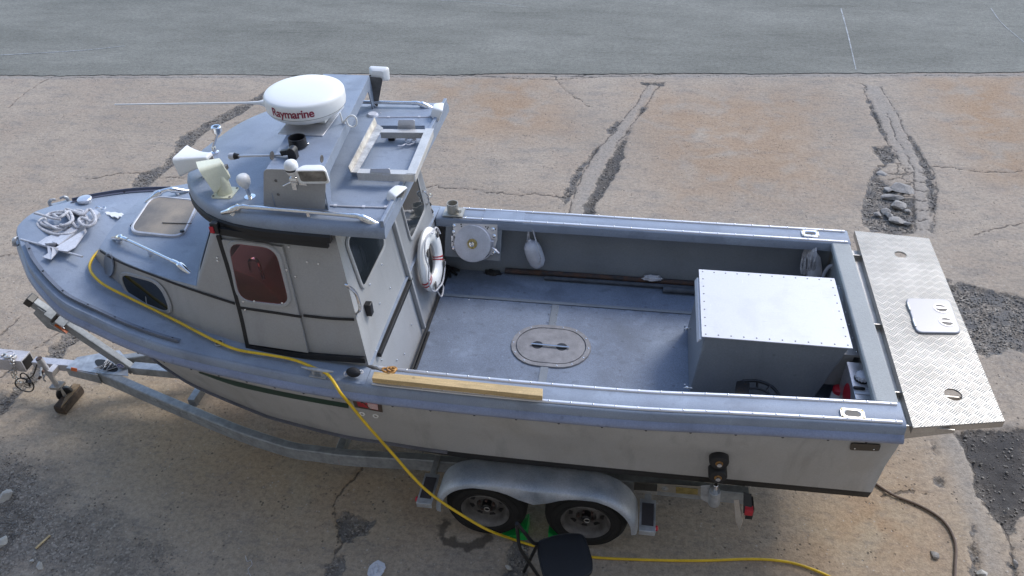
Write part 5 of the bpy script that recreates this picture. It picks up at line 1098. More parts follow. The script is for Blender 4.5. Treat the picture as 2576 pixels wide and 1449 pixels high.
# ---- line hauler drum and its sloping panel on the far side of the cockpit
HP=at(1190,541,1.742)-V(0,.004,0); HN=V(0,-.9,.43).normalized(); hz=lambda u,v,o=0:onplane(u,v,HP+HN*o,HN)
mb=MB(); mb.prism([hz(1122,541),hz(1264,550),hz(1258,657),hz(1118,644)],-HN*.02); hp=mb.build('hauler_panel',M['boxp'],boat,bevel=.004)
mb=MB(); mb.prism([hz(1141,547,.004),hz(1252,556,.004),hz(1252,602,.004),hz(1240,640,.004),hz(1142,622,.004)],HN*.02); mb.prism([hz(1136,592,.004),hz(1146,592,.004),hz(1144,630,.004),hz(1137,618,.004)],HN*.02)
mb.mat(1)
for u,v in((1141,583),(1243,593),(1141,624),(1242,634),(1240,576),(1142,567)): mb.lathe(hz(u,v,.024),HN,[(.018,0),(.018,.006),(.010,.012)],6)
mb.mat(2)
for u,v in((1142.6,565.6),(1161,569),(1160,564),(1226,575),(1222,570),(1228,571),(1246,576),(1143,609),(1138,607)): mb.lathe(hz(u,v,.0245),HN,[(.007,0),(.007,.001)],8)
mb.build('base_plate',[M['alu'],M['chrome'],M['black']],hp,smooth=False)
dc_=hz(1190.5,611,.03); rd=(hz(1236,613,.03)-hz(1145,609,.03)).length/2
mb=MB(); mb.lathe(dc_,HN,[(rd*.97,-.01),(rd,.005),(rd*.9,.02),(rd*.9,.03),(rd*1.0,.045),(rd*1.0,.05),(rd*.96,.052),(rd*.4,.045),(rd*.36,.046)],64); mb.build('hauler_drum',M['offw'],hp,ang=30)
mb=MB(); mb.lathe(dc_+HN*.046,HN,[(rd*.28,0),(rd*.26,.008)],32); mb.mat(1); mb.lathe(dc_+HN*.05,HN,[(rd*.16,0),(rd*.14,.025),(rd*.03,.034)],24)
e=HN.cross(V(1,0,0)).normalized()
for k in range(8): a=k*math.pi/4; mb.mat(0); mb.lathe(dc_+HN*.054+(V(1,0,0)*math.cos(a)+e*math.sin(a))*rd*.22,HN,[(.010,0),(.008,.008)],6)
mb.build('drum_hub',[M['brass'],M['chrome']],hp)
mb=MB(); P=[hz(1237,622,.05),hz(1246,628,.06),hz(1256,637,.06)]; mb.tube(P,[.008,.017,.010],10,flat=.6); mb.box(hz(1236,612,.04),(.05,.03,.06)); mb.tube(smooth_path([hz(1238,632,.03),hz(1225,646,.03),hz(1208,654,.03)],4),.009,8); mb.build('hauler_lever',M['alu'],hp,bevel=.003)
# rod holder on the far gunwale
z_=1.745; p=at(1140,533,z_); mb=MB(); mb.box(at(1142,533,z_),(.19,.15,.008)); tp=aty(1140,521,p.y); mb.lathe(p,(0,0,1),[(.054,0),(.054,.10),(.048,.10),(.046,.01)],28,caps=True); mb.cyl(p+V(.05,-.03,.04),p+V(.08,-.05,.04),.018,n=10); mb.build('rod_holder',mat('dull_cream_metal',(.44,.42,.37),.5,.3,.1,8),boat)
mb=MB(); a=at(1152,540,1.735); mb.loft([[V(x,YC+hb(x)-.03,zd(x)+.006),V(x,YC+hb(x)-.205,zd(x)+.006),V(x,YC+hb(x)-.205,zd(x)),V(x,YC+hb(x)-.03,zd(x))] for x in(-1.36,-.98)],True,True); mb.build('cover_plate',M['deck'],gw_f)
# ================================================================= LOOSE THINGS ABOARD
# life ring hanging on the aft bulkhead
c=onbulk(1083,652,.07); ax=BN; root=thing('life_ring','white life ring with paired red stripes hanging on the aft cabin wall','life ring',tuple(c))
t1=V(0,1,0); t2=ax.cross(t1).normalized(); Rr=.215
def rp(a,r,o=0): return c+(t1*math.cos(a)+t2*math.sin(a))*r+ax*o
mb=MB(); rg=[]
for k in range(64):
    a=2*math.pi*k/64; rg.append([c+(t1*math.cos(a)+t2*math.sin(a))*(Rr+.075*math.cos(b))+ax*.043*math.sin(b) for b in [2*math.pi*j/14 for j in range(14)]])
mb.loft(rg,True,False,loop=True); mb.build('ring_body',M['white'],root)
mb=MB()
for a0 in (-.55,.55+math.pi/2*0+2.9,):
    for dd in(-.07,.07):
        rg=[]
        for k in range(5):
            a=a0+dd+(-.035+.07*k/4); rg.append([c+(t1*math.cos(a)+t2*math.sin(a))*(Rr+.077*math.cos(b))+ax*.045*math.sin(b) for b in np.linspace(0,2*math.pi,20)])
        mb.loft(rg,False,False)
mb.build_loose('red_band',M['red'],root)
mb=MB(); P=[]
for k in range(40):
    a=2*math.pi*k/40; s_=abs(math.sin(2*a)); P.append(rp(a,Rr+.082+.012*s_ - (.02 if 8<k<14 else 0),.02))
mb.tube(smooth_path([rp(a,Rr+.03+.05*abs(math.sin(a*2+.6)),.062-.02*abs(math.sin(a*2+.6))) for a in np.linspace(.3,5.6,22)],3),.0075,6)
mb.tube(smooth_path([rp(-1.5,Rr+.05,.03),rp(-1.45,Rr+.13,.04),rp(-1.75,Rr+.16,.04),rp(-2.0,Rr+.06,.03)],5),.0075,6); mb.build('grab_line',M['rope'],root)
mb=MB(); 
for a in(.7,2.3,3.9,5.5): p=rp(a,Rr+.02,.055); mb.box(p,(.012,.03,.07))
mb.build_loose('slot',M['rim'],root)
# white fender hanging from the far gunwale
def fender(root,top,bot,r,m_):
    d=(Vector(bot)-Vector(top)); L=d.length; d.normalize(); mb=MB(); mb.lathe(top,d,[(r*.18,-.0),(r*.25,.01),(r*.22,.02),(r*.6,.03),(r*.92,.07),(r,.12),(r,L-.12),(r*.92,L-.06),(r*.6,L-.02),(r*.1,L)],28); return mb.build('float_body',M[m_],root,ang=60)
YF=YC+1.02
top=aty(1331,602,YF-.02); bot=aty(1357,673,YF-.06); root=thing('boat_fender','white oval fender hanging by thin cords on the inner far side of the aft deck','fender',tuple(bot))
d=bot-top; fender(root,top,bot,.082,'offw')
mb=MB(); k=aty(1330,573,YF); mb.tube([aty(1331,565,YF+.0),k,aty(1326,606,YF-.03)],.005,6); mb.tube([k,top],.005,6); mb.tube(smooth_path([k+V(.03,0,.02),aty(1341,580,YF-.02),aty(1352,620,YF-.1),aty(1360,650,YF-.13),aty(1357,664,YF-.12)],4),.006,6); mb.tube([aty(1327,572,YF),aty(1344,568,YF)],.012,8); mb.build('cord',M['rope'],root)
# dark bundle : old fender with net rope and white hook by the stern corner
top=aty(2043,630,YF); bot=aty(2049,712,YF-.08); root=thing('boat_fender','grey-white fender with frayed rope bundle hanging in the far stern corner','fender',tuple(bot)); fender(root,top,bot,.07,'offw')
mb=MB(); r4=random.Random(9)
k=aty(2047,596,YF)
for j in range(11):
    a=aty(2020+j*3.2,640,YF-.02-.01*j); b=aty(2016+j*3.4+r4.uniform(-3,3),690+r4.uniform(-8,4),YF-.08); mb.tube(smooth_path([k+V(r4.uniform(-.02,.02),0,0),a,a.lerp(b,.5)+V(r4.uniform(-.02,.02),-.02,0),b],4),.009,6)
mb.tube(smooth_path([at(2040,592,1.76),aty(2046,598,YF+.03),k,aty(2044,625,YF)],4),.012,8); mb.build('rope_bundle',M['rope'],root)
mb=MB(); y_=YF-.10; mb.tube(smooth_path([aty(u,v,y_) for u,v in((2070,695),(2079,678),(2088,669),(2099,669),(2109,678),(2113,692),(2111,712),(2106,724))],5),.016,10); mb.tube([aty(2088,670,y_),aty(2098,683,y_)],.010,8); tag(mb.build('white_hook_pipe',M['offw']),'bent white pipe hooked in the far stern corner behind the engine box','pipe')
# long pipes on the deck by the far side
def pipe(a,b,r,m_,label,n=12,lim=0,grp='pipes lying along the far side of the aft deck'):
    A=at(*a,FZ+.006+r);B=at(*b,FZ+.006+r); k_=YC+1.045-r; A.y=min(A.y,k_-lim);B.y=min(B.y,k_-lim); mb=MB(); mb.tube([A,B],r,n); o=mb.build('pipe',M[m_]); return tag(o,label,'pipe',grp)
pipe((1274,669),(1790,700),.027,'rust','long rusty brown pipe lying tight against the far side of the aft deck')
pipe((1372,686),(1790,706),.020,'pipe','thinner dark steel pipe lying on the near side of the rusty one',lim=.07)
pipe((1420,694),(1790,712),.013,'rim','thinnest steel rod lying nearest to the open deck among the long pipes') if 0 else None
pipe((1668,712),(1775,718),.030,'pipe','short greenish grey pipe sticking out from behind the engine box',lim=.12)
# rag, gloves, dark rope bits
def crumple(name,u,v,z,sx,sy,sz,m_,label,cat,seed,rz=0):
    bm=bmesh.new(); bmesh.ops.create_icosphere(bm,subdivisions=4,radius=1)
    for w_ in bm.verts:
        q=w_.co.copy(); k=1+.45*noise.noise(q*2.2+Vector((seed,0,0)))+.22*noise.noise(q*6+Vector((0,seed,0))); w_.co=Vector((q.x*k*sx,q.y*k*sy,max(0,q.z*k+.1)*sz))
    me=bpy.data.meshes.new(name); bm.to_mesh(me); bm.free(); me.materials.append(M[m_]); me.polygons.foreach_set('use_smooth',[True]*len(me.polygons)); o=bpy.data.objects.new(name,me); COL.objects.link(o); p=at(u,v,z); p.y=min(p.y,YC+1.0); o.location=p; o.rotation_euler=(0,0,rz); return tag(o,label,cat)
crumple('rag',1641,676,FZ+.065,.085,.035,.035,'offw','crumpled grey-white rag lying on top of the long pipes','rag',3)
crumple('dark_bundle',1244,673,FZ,.08,.035,.03,'rubber','dark glistening bundle on the deck below the hauler drum','bundle',5)
p=at(1120,678,FZ+.01); mb=MB(); mb.ball(p+V(0,0,.02),.065,.05,.03,14,8); 
for a,L in((-.1,.15),(-.55,.16),(-1.0,.15),(-1.5,.13),(-2.4,.10)): e=p+V(math.cos(a)*L,math.sin(a)*L,.012); mb.tube(smooth_path([p+V(0,0,.02),p.lerp(e,.6)+V(0,0,.02),e],4),[.022,.022,.02,.018,.017,.016,.015,.013,.012],8)
tag(mb.build('work_glove',M['black']),'black work glove with spread fingers on the deck under the life ring','glove')
# things in the shadowed stern corner
a=[at(2131,910.5,1.5),at(2183,912.5,1.5),at(2203.5,1007,1.5),at(2149,1005,1.5)]
x0_,x1_=a[3].x+.02,a[1].x-.07; ya_,yb_=a[2].y,a[0].y; x0_=1.60;x1_=1.697
tk=thing('oil_tank','square stainless tank with a round screw cap wedged in the near stern corner','tank',((x0_+x1_)/2,(ya_+yb_)/2,FZ))
xx0=at(2142,960,1.6).x; xx1=at(2193,960,1.6).x; ya_=at(2176,1005,1.6).y; yb_=at(2157,911,1.6).y
mb=MB(); mb.loft([[V(xx0,ya_,z),V(xx1-.0,ya_,z),V(xx1-.0,yb_,z),V(xx0,yb_,z)] for z in(FZ+.004,1.6)],True,True); mb.bb(xx0+.02,xx1-.02,ya_-.01,ya_,1.50,1.59); mb.build('tank_body',M['alu'],tk,bevel=.012,seg=3)
p=at(2168,952,1.603); mb=MB(); mb.lathe(p,(0,0,1),[(.055,-.004),(.053,.006)],28); mb.build('rubber_seal',M['black'],tk); mb=MB(); mb.lathe(p,(0,0,1),[(.040,.004),(.047,.01),(.047,.035),(.042,.042),(.02,.044)],20)
for k in range(14): t=2*math.pi*k/14; mb.cyl(p+V(.047*math.cos(t),.047*math.sin(t),.01),p+V(.047*math.cos(t),.047*math.sin(t),.036),.005,n=6)
mb.build('screw_cap',M['offw'],tk)
mb=MB(); mb.box(at(2172,984,1.6035),(.12,.06,.002)); mb.build('sticker',M['offw'],tk)
mb=MB(); mb.ball(V(xx0-.001,(ya_+yb_)/2-.02,1.44),.003,.10,.11,16,8); mb.build('red_patch',M['red'],tk)
sdr=thing('screwdriver','small black-handled screwdriver lying on the stainless tank','screwdriver',tuple(at(2160,976,1.62))); a=at(2147,974,1.616);b=at(2176,978,1.616);c=at(2199,980,1.613)
mb=MB(); mb.tube([a,a.lerp(b,.2),a.lerp(b,.8),b],[.010,.013,.012,.008],10); mb.build('handle',M['black'],sdr); mb=MB(); mb.tube([b,c],.003,6); mb.build('blade',M['chrome'],sdr)
p=at(2104,1001,FZ+.12); bt=thing('oil_bottle','small dark bottle with a red cap standing in shadow between engine box and tank','bottle',(p.x,p.y,FZ)); mb=MB(); mb.lathe(V(p.x,p.y,FZ+.004),(0,0,1),[(.045,0),(.048,.01),(.048,.16),(.03,.19)],20); mb.build('bottle_body',M['offw'],bt); mb=MB(); mb.lathe(V(p.x,p.y,FZ+.19),(0,0,1),[(.045,0),(.045,.035),(.03,.045)],20); mb.build('bottle_cap',M['red'],bt)
# black fish basket half under the gunwale
zt=FZ+.30; c=at(1905,1010,zt); bs=thing('black_basket','black plastic basket with a curved ribbed rim, half hidden under the near gunwale','basket',(c.x,c.y,FZ))
rgp=[at(u,v,zt) for u,v in((1868,958),(1905,958),(1938,970),(1958,990),(1968,1012),(1970,1035),(1965,1060))]
mb=MB(); mb.tube(smooth_path(rgp,5),.013,8,flat=1.); inr=[p+ (c-p)*.32 for p in rgp]; mb.tube(smooth_path([p-V(0,0,.01) for p in inr],5),.009,8)
P1=smooth_path(rgp,3);P2=smooth_path(inr,3)
for k in range(0,len(P1),3): mb.tube([P1[k],P2[k]-V(0,0,.01)],.010,6)
mb.build('basket_rim',M['black'],bs); mb=MB(); q=[at(u,v,zt) for u,v in((1853,960),(1874,956),(1886,965),(1880,1050),(1850,1050),(1848,985))]; mb.prism([p-V(0,0,.03) for p in q],(0,0,.035)); mb.mat(1); r5=random.Random(1)
for k in range(26): p=at(r5.uniform(1853,1880),r5.uniform(965,1012),zt+.006); mb.box(p,(.014,.006,.002),(0,0,r5.uniform(0,3)))
mb.build('basket_side',[M['black'],M['oldwood']],bs)
# ---- yellow cable
zc=lambda u,v,z:at(u,v,z)
P=[at(250,630,2.045),at(238,642,2.05),at(228,659,2.045),at(226,674,2.04),at(235,692,2.03),at(262,716,2.005),at(318,745,1.96),at(380,775,1.92),at(440,805,1.885),at(500,836,1.86),at(546,859,1.84),at(600,880,1.82),at(680,893,1.805),at(740,905,1.795),at(790,925,1.80),at(820,938,1.79),at(836,955,1.765),at(850,977,1.735),at(858,990,1.70)]
H=[(880,1016,3.765),(920,1065,3.755),(960,1110,3.745),(1000,1155,3.735),(1030,1190,3.725),(1075,1235,3.715),(1130,1275,3.71),(1200,1318,3.71),(1240,1338,3.715)]
P+=[aty(*h) for h in H]; P+=[at(u,v,.016) for u,v in((1290,1356),(1345,1373),(1410,1388),(1490,1401),(1600,1407),(1750,1410),(1880,1406),(1950,1409),(2010,1420),(2085,1449),(2150,1490),(2260,1560),(2400,1600))]
mb=MB(); mb.tube(smooth_path(P,6),.0112,10); tag(mb.build('yellow_cable',M['yellow']),'yellow power cable running along the side deck, over the rail and across the ground','cable')
P=[at(u,v,.016) for u,v in((2060,1120),(2120,1140),(2165,1168),(2183,1190),(2188.7,1200),(2200,1213),(2215,1225),(2250,1246),(2309,1269.6),(2356,1296),(2383,1322),(2400,1355),(2405,1384),(2403,1420),(2402,1460),(2398,1560),(2380,1660))]
mb=MB(); mb.tube(smooth_path(P,6),.0115,8); tag(mb.build('brown_hose',M['hose']),'thin brown hose curving over the concrete from behind the boat\'s stern','hose')
# ---- plank, shackle and black float on the near side deck
z_=1.765; q=[at(941,934,z_+.045),at(1365.5,977,z_+.045),at(1364.5,996,z_+.045),at(935,951,z_+.045)]
mb=MB(); mb.prism([p-V(0,0,.045) for p in q],(0,0,.045)); tag(mb.build('wooden_plank',M['pine'],bevel=.003),'pale sawn timber plank lying on the near gunwale','plank')
ch=thing('chain_shackle','rusty golden shackle and dark snap hook lying at the forward end of the plank','shackle',tuple(at(960,929,1.79)))
mb=MB(); zz=1.785
for u,v,a in((969,930,.3),(981,929,.5),(990,927,.2)): mb.torus(at(u,v,zz+.02),(math.sin(a),.3,1),.022,.008,16,8)
mb.tube(smooth_path([at(966,936,zz+.02),at(978,939,zz+.02),at(991,936,zz+.02),at(994,929,zz+.02),at(986,924,zz+.02),at(974,925,zz+.02)],4),.009,8); mb.build('shackle_bow',M['gold'],ch)
mb=MB(); mb.tube(smooth_path([at(922,921,zz+.04),at(934,922,zz+.04),at(946,926,zz+.04),at(960,931,zz+.03)],4),[.004,.007,.010,.012,.013,.013,.012,.011,.010,.009,.008,.008,.008],8); mb.torus(at(942,925,zz+.03),(0,.4,1),.02,.006,14,6); mb.build('snap_hook',M['rim'],ch)
fl=thing('black_float','small black rope float with white cord ends lying beside the cleat','float',tuple(at(888,937,1.76))); a=at(873,935,1.785);b=at(905,937,1.785)
mb=MB(); c=(a+b)/2; mb.ball(c,.055,.038,.035,20,12,Matrix.Rotation(-.1,3,'Z')); mb.build('float_body',M['fabric'],fl); mb=MB(); mb.torus(a+V(-.005,-.01,-.01),(0,-.6,1),.014,.006,12,6); mb.torus(b+V(.005,.015,-.005),(.5,-.3,1),.012,.006,12,6); mb.build('cord',M['rope'],fl)
# ---- anchor and rope coil on the foredeck
zb=2.075
an=thing('anchor','galvanised fluke anchor lying on the foredeck with its stock across','anchor',tuple(at(140,600,zb)))
def ap(u,v,z=zb+.02): return at(u,v,z)
d2=lambda x,y:(.26455*x,383.3+.26455*y+0)
def A2(x,y,z=zb+.02): u=.26455*x; v=383.3+.26455*y; return at(u,v,z)
mb=MB(); mb.prism([A2(905,545,zb+.05),A2(950,575,zb+.05),A2(560,880,zb+.05),A2(500,850,zb+.05)],(0,0,.006)); mb.prism([A2(940,570,zb+.05),A2(950,575,zb+.05),A2(565,880,zb+.05),A2(555,875,zb+.05)],(0,0,-.03)); mb.prism([A2(905,545,zb+.05),A2(915,552,zb+.05),A2(512,856,zb+.05),A2(500,850,zb+.05)],(0,0,-.03)); mb.build('shank',M['zinc'],an)
for pts in ([(360,862),(440,810),(700,700),(720,720),(560,850),(430,890)],[(535,905),(818,730),(828,752),(718,905),(640,945),(560,935)]):
    mb=MB(); mb.prism([A2(x,y,zb+.045-.02*(i in(2,3))) for i,(x,y) in enumerate(pts)],(0,0,.006)); mb.build('fluke',M['zinc'],an)
mb=MB(); mb.prism([A2(425,868,zb+.06),A2(545,862,zb+.06),A2(520,890,zb+.03),A2(450,890,zb+.03)],(0,0,.005)); mb.prism([A2(450,890,zb+.04),A2(470,890,zb+.04),A2(505,990,zb+.02),A2(485,1022,zb+.015),A2(405,998,zb+.015),A2(460,960,zb+.03)],(0,0,.006)); mb.prism([A2(500,900,zb+.05),A2(560,910,zb+.05),A2(555,945,zb+.02),A2(487,1020,zb+.02)],(0,0,.006)); mb.build('crown_plate',M['zinc'],an)
mb=MB(); mb.tube([A2(200,826,zb+.035),A2(400,880,zb+.04),A2(520,915,zb+.035),A2(782,990,zb+.015)],.009,8); mb.build('stock',M['zinc'],an)
mb=MB(); mb.tube(smooth_path([A2(905,530,zb+.05),A2(930,515,zb+.06),A2(955,530,zb+.05)],4),.008,8); mb.torus(A2(980,530,zb+.03),(0,0,1),.022,.005,16,6); mb.build('shackle',M['chrome'],an)
mb=MB(); r6=random.Random(4); P=[]
cx,cy=590,650
loops=[(250,105,0,0),(225,95,-15,12),(190,80,10,-8),(235,100,5,20),(150,62,-40,0),(200,85,30,-14)]
k=0
for li,(a_,b_,ox,oy) in enumerate(loops):
    for j in range(9):
        t=2*math.pi*j/9+li*.35; P.append(A2(cx+ox+a_*math.cos(t)+r6.uniform(-14,14),cy+oy+b_*math.sin(t)+r6.uniform(-9,9)-.06*a_*math.cos(t),zb+.012+.010*(li)+r6.uniform(0,.012)))
P+= [A2(x,y,zb+.09) for x,y in((620,550),(700,560),(780,590),(850,540),(900,600),(905,660),(850,700),(790,690),(750,650),(780,620),(870,660))]
mb.tube(smooth_path(P,5),.0135,8)
mb.tube(smooth_path([A2(330,575,zb+.10),A2(420,600,zb+.105),A2(500,625,zb+.10),A2(578,635,zb+.09)],4),.011,8)
mb.tube(smooth_path([A2(510,590,zb+.09),A2(560,620,zb+.10),A2(620,585,zb+.10),A2(660,560,zb+.09),A2(690,640,zb+.09),A2(620,690,zb+.09),A2(570,690,zb+.09)],5),.0135,8)
tag(mb.build('rope_coil',M['rope']),'untidy coil of grey-white rope on the foredeck behind the anchor','rope')
# padlock and chain on the far end of the cabin wall
mb=MB()
for k in range(9): p=onplane(1079+k*2.6 if k<3 else 1086+(k-3)*1.8,512+k*9,(0,YC+1.0,0),(0,1,0)); mb.torus(p,(1 if k%2 else .3,0 if k%2 else 1,.2),.022,.006,12,6)
tag(mb.build('hanging_chain',M['rim']),'chain hanging down behind the cabin corner on the far side','chain')
# ================================================================= THE TRAILER
tr=thing('boat_trailer','galvanised tandem axle boat trailer under the grey boat, resting on its jockey wheel','trailer',(-1.0,YC,.0))
TZ=.48
RP=[(252,931),(300,951),(345,971),(392,991),(437,1010),(490,1032),(548,1056),(610,1080),(680,1103),(740,1120),(800,1128),(860,1136),(960,1143),(1110,1152)]
rp_=[at(u,v,.42+.06*min(1,max(0,(u-300)/300))) for u,v in RP]; TG=.42; hs=[YC-p.y for p in rp_]
yb=rp_[-1].y
XR=at(1880,1235,TZ-.05).x; rail_=[p.copy() for p in rp_]+[V(0.3,yb+.0,TZ),V(XR,yb,TZ)]
rail_=smooth_path(rail_,4)
def boxrail(mb,P,w_=.08,h_=.14):
    rg=[]
    for i,p in enumerate(P):
        t=(P[min(i+1,len(P)-1)]-P[max(i-1,0)]); t.z=0; t.normalize(); s_=V(-t.y,t.x,0)*w_/2; e=.008
        rg.append([p-s_-V(0,0,h_-e),p-s_-V(0,0,e),p-s_*.8,p+s_*.8,p+s_-V(0,0,e),p+s_-V(0,0,h_-e),p+s_*.8-V(0,0,h_),p-s_*.8-V(0,0,h_)])
    mb.loft(rg,True,True)
mb=MB(); boxrail(mb,rail_); boxrail(mb,[V(p.x,2*YC-p.y,p.z) for p in rail_])
frame=mb.build('frame',M['galvd'],tr,ang=30)
mb=MB()
TT=.40
a0=aty(0,893,YC+.04); 
# tongue, outer hitch box, gusset plate, centre keel beam, cross members
mb.beam(V(-5.85,YC,TT-.05),V(-5.05,YC,TT-.05),.085,.085); mb.build('tongue',mat('pale_galvanised',(.60,.59,.62),.5,.4,.1,9,.1,60,col2=(.48,.47,.50)),tr,bevel=.004)
mb=MB(); mb.beam(V(-7.0,YC+.0,TT-.05),V(-5.93,YC,TT-.05),.15,.15); mb.mat(1); mb.beam(V(-5.94,YC,TT-.05),V(-5.925,YC,TT-.05),.12,.12); mb.mat(0); mb.torus(V(-6.12,YC,TT+.026),(0,0,1),.05,.005,20,6); mb.build('hitch_box',[mat('scuffed_grey_hitch',(.56,.545,.57),.55,.2,.15,8,.1,60,col2=(.42,.40,.41)),M['black']],tr,bevel=.006)
g=[at(u,v,TZ) for u,v in((193,899),(250,890),(262,897),(300,912),(312,920),(300,940),(248,937),(172,921))]
def holep(u,v,ru,rv,n=20): return [at(u+ru*math.cos(a)+.3*rv*math.sin(a),v+rv*math.sin(a)+.25*ru*math.cos(a),TG) for a in np.linspace(0,2*math.pi,n,endpoint=False)]
mb=MB(); gl=[at(u,v,TG+.004) for u,v in((166,925),(194,898),(250,888),(300,880),(322,905),(322,945),(244,938))]; mb.prism([p-V(0,0,.006) for p in gl],(0,0,.006)); A_=at(166,925,TG);B_=at(246,942,TG); mb.prism([A_,B_,B_-V(0,0,.12),A_-V(0,0,.10)],(0,-.006,0))
mb.mat(1); hp_=holep(268,920,29,14); mb.prism(hp_,(0,0,.007)); mb.mat(2); r8=random.Random(2)
for k in range(7): p0=at(250+r8.uniform(0,36),912+r8.uniform(0,14),TG+.012); mb.tube(smooth_path([p0,p0+V(r8.uniform(-.08,.08),r8.uniform(-.08,.08),.006),p0+V(r8.uniform(-.1,.1),r8.uniform(-.1,.1),.0)],4),.004,5)
mb.build('gusset_plate',[M['galv'],M['rubber'],M['rope']],tr)
mb=MB(); mb.beam(V(-4.75,YC,.40),V(XR-.1,YC,.40),.09,.09); mb.build('keel_beam',M['galv'],tr,bevel=.004)
for u,v in((482,1012),(858,1128),(1250,1160),(1760,1215)):
    p=at(u,v,TZ-.06); mb=MB(); mb.beam(V(p.x,YC-.80 if p.x>-2.9 else p.y+.0,TZ-.07),V(p.x,YC+.80 if p.x>-2.9 else 2*YC-p.y,TZ-.07),.07,.09) ; mb.build('cross_member',M['galv'],tr,bevel=.004)
# jockey wheel leg
yJ=YC-.14; a=aty(98,902,yJ); b=aty(148,985,yJ-.02)
ja=a; jb=aty(146,972,yJ); mb=MB(); mb.cyl(ja,ja.lerp(jb,.55),.031,.031,20); mb.cyl(ja.lerp(jb,.5),jb,.025,.025,20); mb.mat(1); mb.cyl(ja,ja+(ja-jb).normalized()*.008,.030,.028,18); mb.mat(0); k=ja.lerp(jb,.5); mb.box(k+V(.03,.03,-.0),(.05,.10,.09),(0,.3,0)); mb.tube(smooth_path([k+V(-.02,-.03,.0),k+V(-.03,-.06,-.03),k+V(-.03,-.05,-.07)],4),.008,8)
jw=mb.build('jockey_leg',[M['tread'] if 0 else mat('dull_zinc',(.55,.54,.55),.45,.5,.1,9),M['rust']],tr,ang=40)
mb=MB(); mb.tube([ja.lerp(jb,.22)+V(0,-.03,0),ja.lerp(jb,.22)+V(.02,-.10,-.05)],.011,8); mb.mat(1); mb.tube([aty(109,932,yJ-.06),aty(98,952,yJ-.08)],.012,8); mb.build('winding_handle',[M['galv'],M['rust']],jw)
wc=aty(163,989,yJ-.02); wax=V(.55,-.75,.15).normalized()
bt_=.10; wc=V(wc.x,wc.y,bt_+.075) if 0 else wc
mb=MB(); mb.lathe(wc-wax*.03,wax,[(.03,0),(.068,.0),(.078,.012),(.078,.048),(.068,.06),(.03,.06)],28); mb.mat(1); mb.cyl(wc-wax*.045,wc+wax*.045,.012,n=12); mb.build('jockey_tyre',[M['black'],M['galv']],jw)
mb=MB()
for sg in(-1,1): mb.prism([jb+wax*.045*sg+q for q in(V(-.05,-.0,.02),V(.05,.0,.02),(wc-jb)+V(.03,0,-.02),(wc-jb)+V(-.02,0,-.03))],wax*.005)
mb.box(jb+V(0,0,.015),(.11,.10,.03)); mb.build('fork',M['steeldark'],jw)
# winch post
a=aty(70,750,YC); b=aty(338,931,YC); d=(b-a).normalized()
mb=MB(); mb.beam(a+d*.05,b,.085,.072,up=(0,1,0)); wp_=mb.build('winch_post',M['galvd'],tr,bevel=.008)
mb=MB(); mb.beam(a-d*.005,a+d*.065,.095,.095,up=(0,1,0)); mb.build('post_cap',M['black'],wp_,bevel=.008)
w0=a+d*.30-V(0,.07,.02); n_=d.cross(V(0,1,0)).normalized(); n_=n_ if n_.z>0 else -n_
mb=MB(); 
mb.prism([a+d*.12-V(0,.055,0)-n_*.06,a+d*.12-V(0,.055,0)+n_*.05,a+d*.36-V(0,.055,0)+n_*.06,a+d*.46-V(0,.055,0)-n_*.05,a+d*.30-V(0,.055,0)-n_*.13],(0,-.006,0))
mb.cyl(a+d*.30-V(0,.06,0)+n_*.02,a+d*.30+V(0,.06,0)+n_*.02,.05,n=22); mb.prism([a+d*.2-V(0,.10,0)+n_*.07,a+d*.4-V(0,.10,0)+n_*.07,a+d*.4+V(0,.06,0)+n_*.08,a+d*.2+V(0,.06,0)+n_*.08],n_*.005)
mb.mat(1); mb.beam(a+d*.33-V(0,.068,0),a+d*.46-V(0,.068,0),.004,.03,up=(0,1,0)); mb.mat(2); 
for k in range(2): mb.beam(a+d*.28-V(0,.068,.02*k)+n_*(.03-.05*k),a+d*.42-V(0,.068,.02*k)+n_*(.03-.05*k),.004,.01,up=(0,1,0))
mb.build('winch',[M['galvd'],M['orange'],M['chrome']],wp_,bevel=.003)
mb=MB(); h0_=aty(131,808,YC-.10); h1_=aty(147,790,YC-.10); mb.tube([h0_,h1_],.018,14); mb.mat(1); mb.tube([a+d*.40-V(0,.06,0),aty(135,803,YC-.07)],.007,8); mb.build('winch_handle',[M['black'],M['chrome']],wp_)
st_=aty(303,919.5,YC-.045); sd_=d; se=V(0,0,1).cross(V(0,1,0)); 
def el(c,ra,rb,o): 
    e2=d.cross(V(0,1,0)).normalized(); return [c+V(0,-o,0)+V(1,0,0)*ra*math.cos(q)+V(0,0,1)*rb*math.sin(q) for q in np.linspace(0,2*math.pi,24,endpoint=False)]
mb=MB(); st_=aty(303,919.5,YC-.0435); mb.prism(el(st_,.040,.030,.0),(0,-.002,0)); mb.mat(1); mb.prism(el(st_,.036,.026,.002),(0,-.0012,0)); mb.mat(0)
for k,(x0_,x1_,zz) in enumerate(((-.024,.010,.010),(-.028,.004,-.002),(.006,.028,.002),(-.020,.026,-.013))): mb.box(st_+V((x0_+x1_)/2,-.004,zz),(x1_-x0_,.001,.004))
mb.box(st_+V(.006,-.004,.003),(.004,.001,.018)); mb.build('oval_badge',[M['white'],mat('badge_blue',(.03,.04,.30),.4,0,.05,5)],wp_,smooth=False)
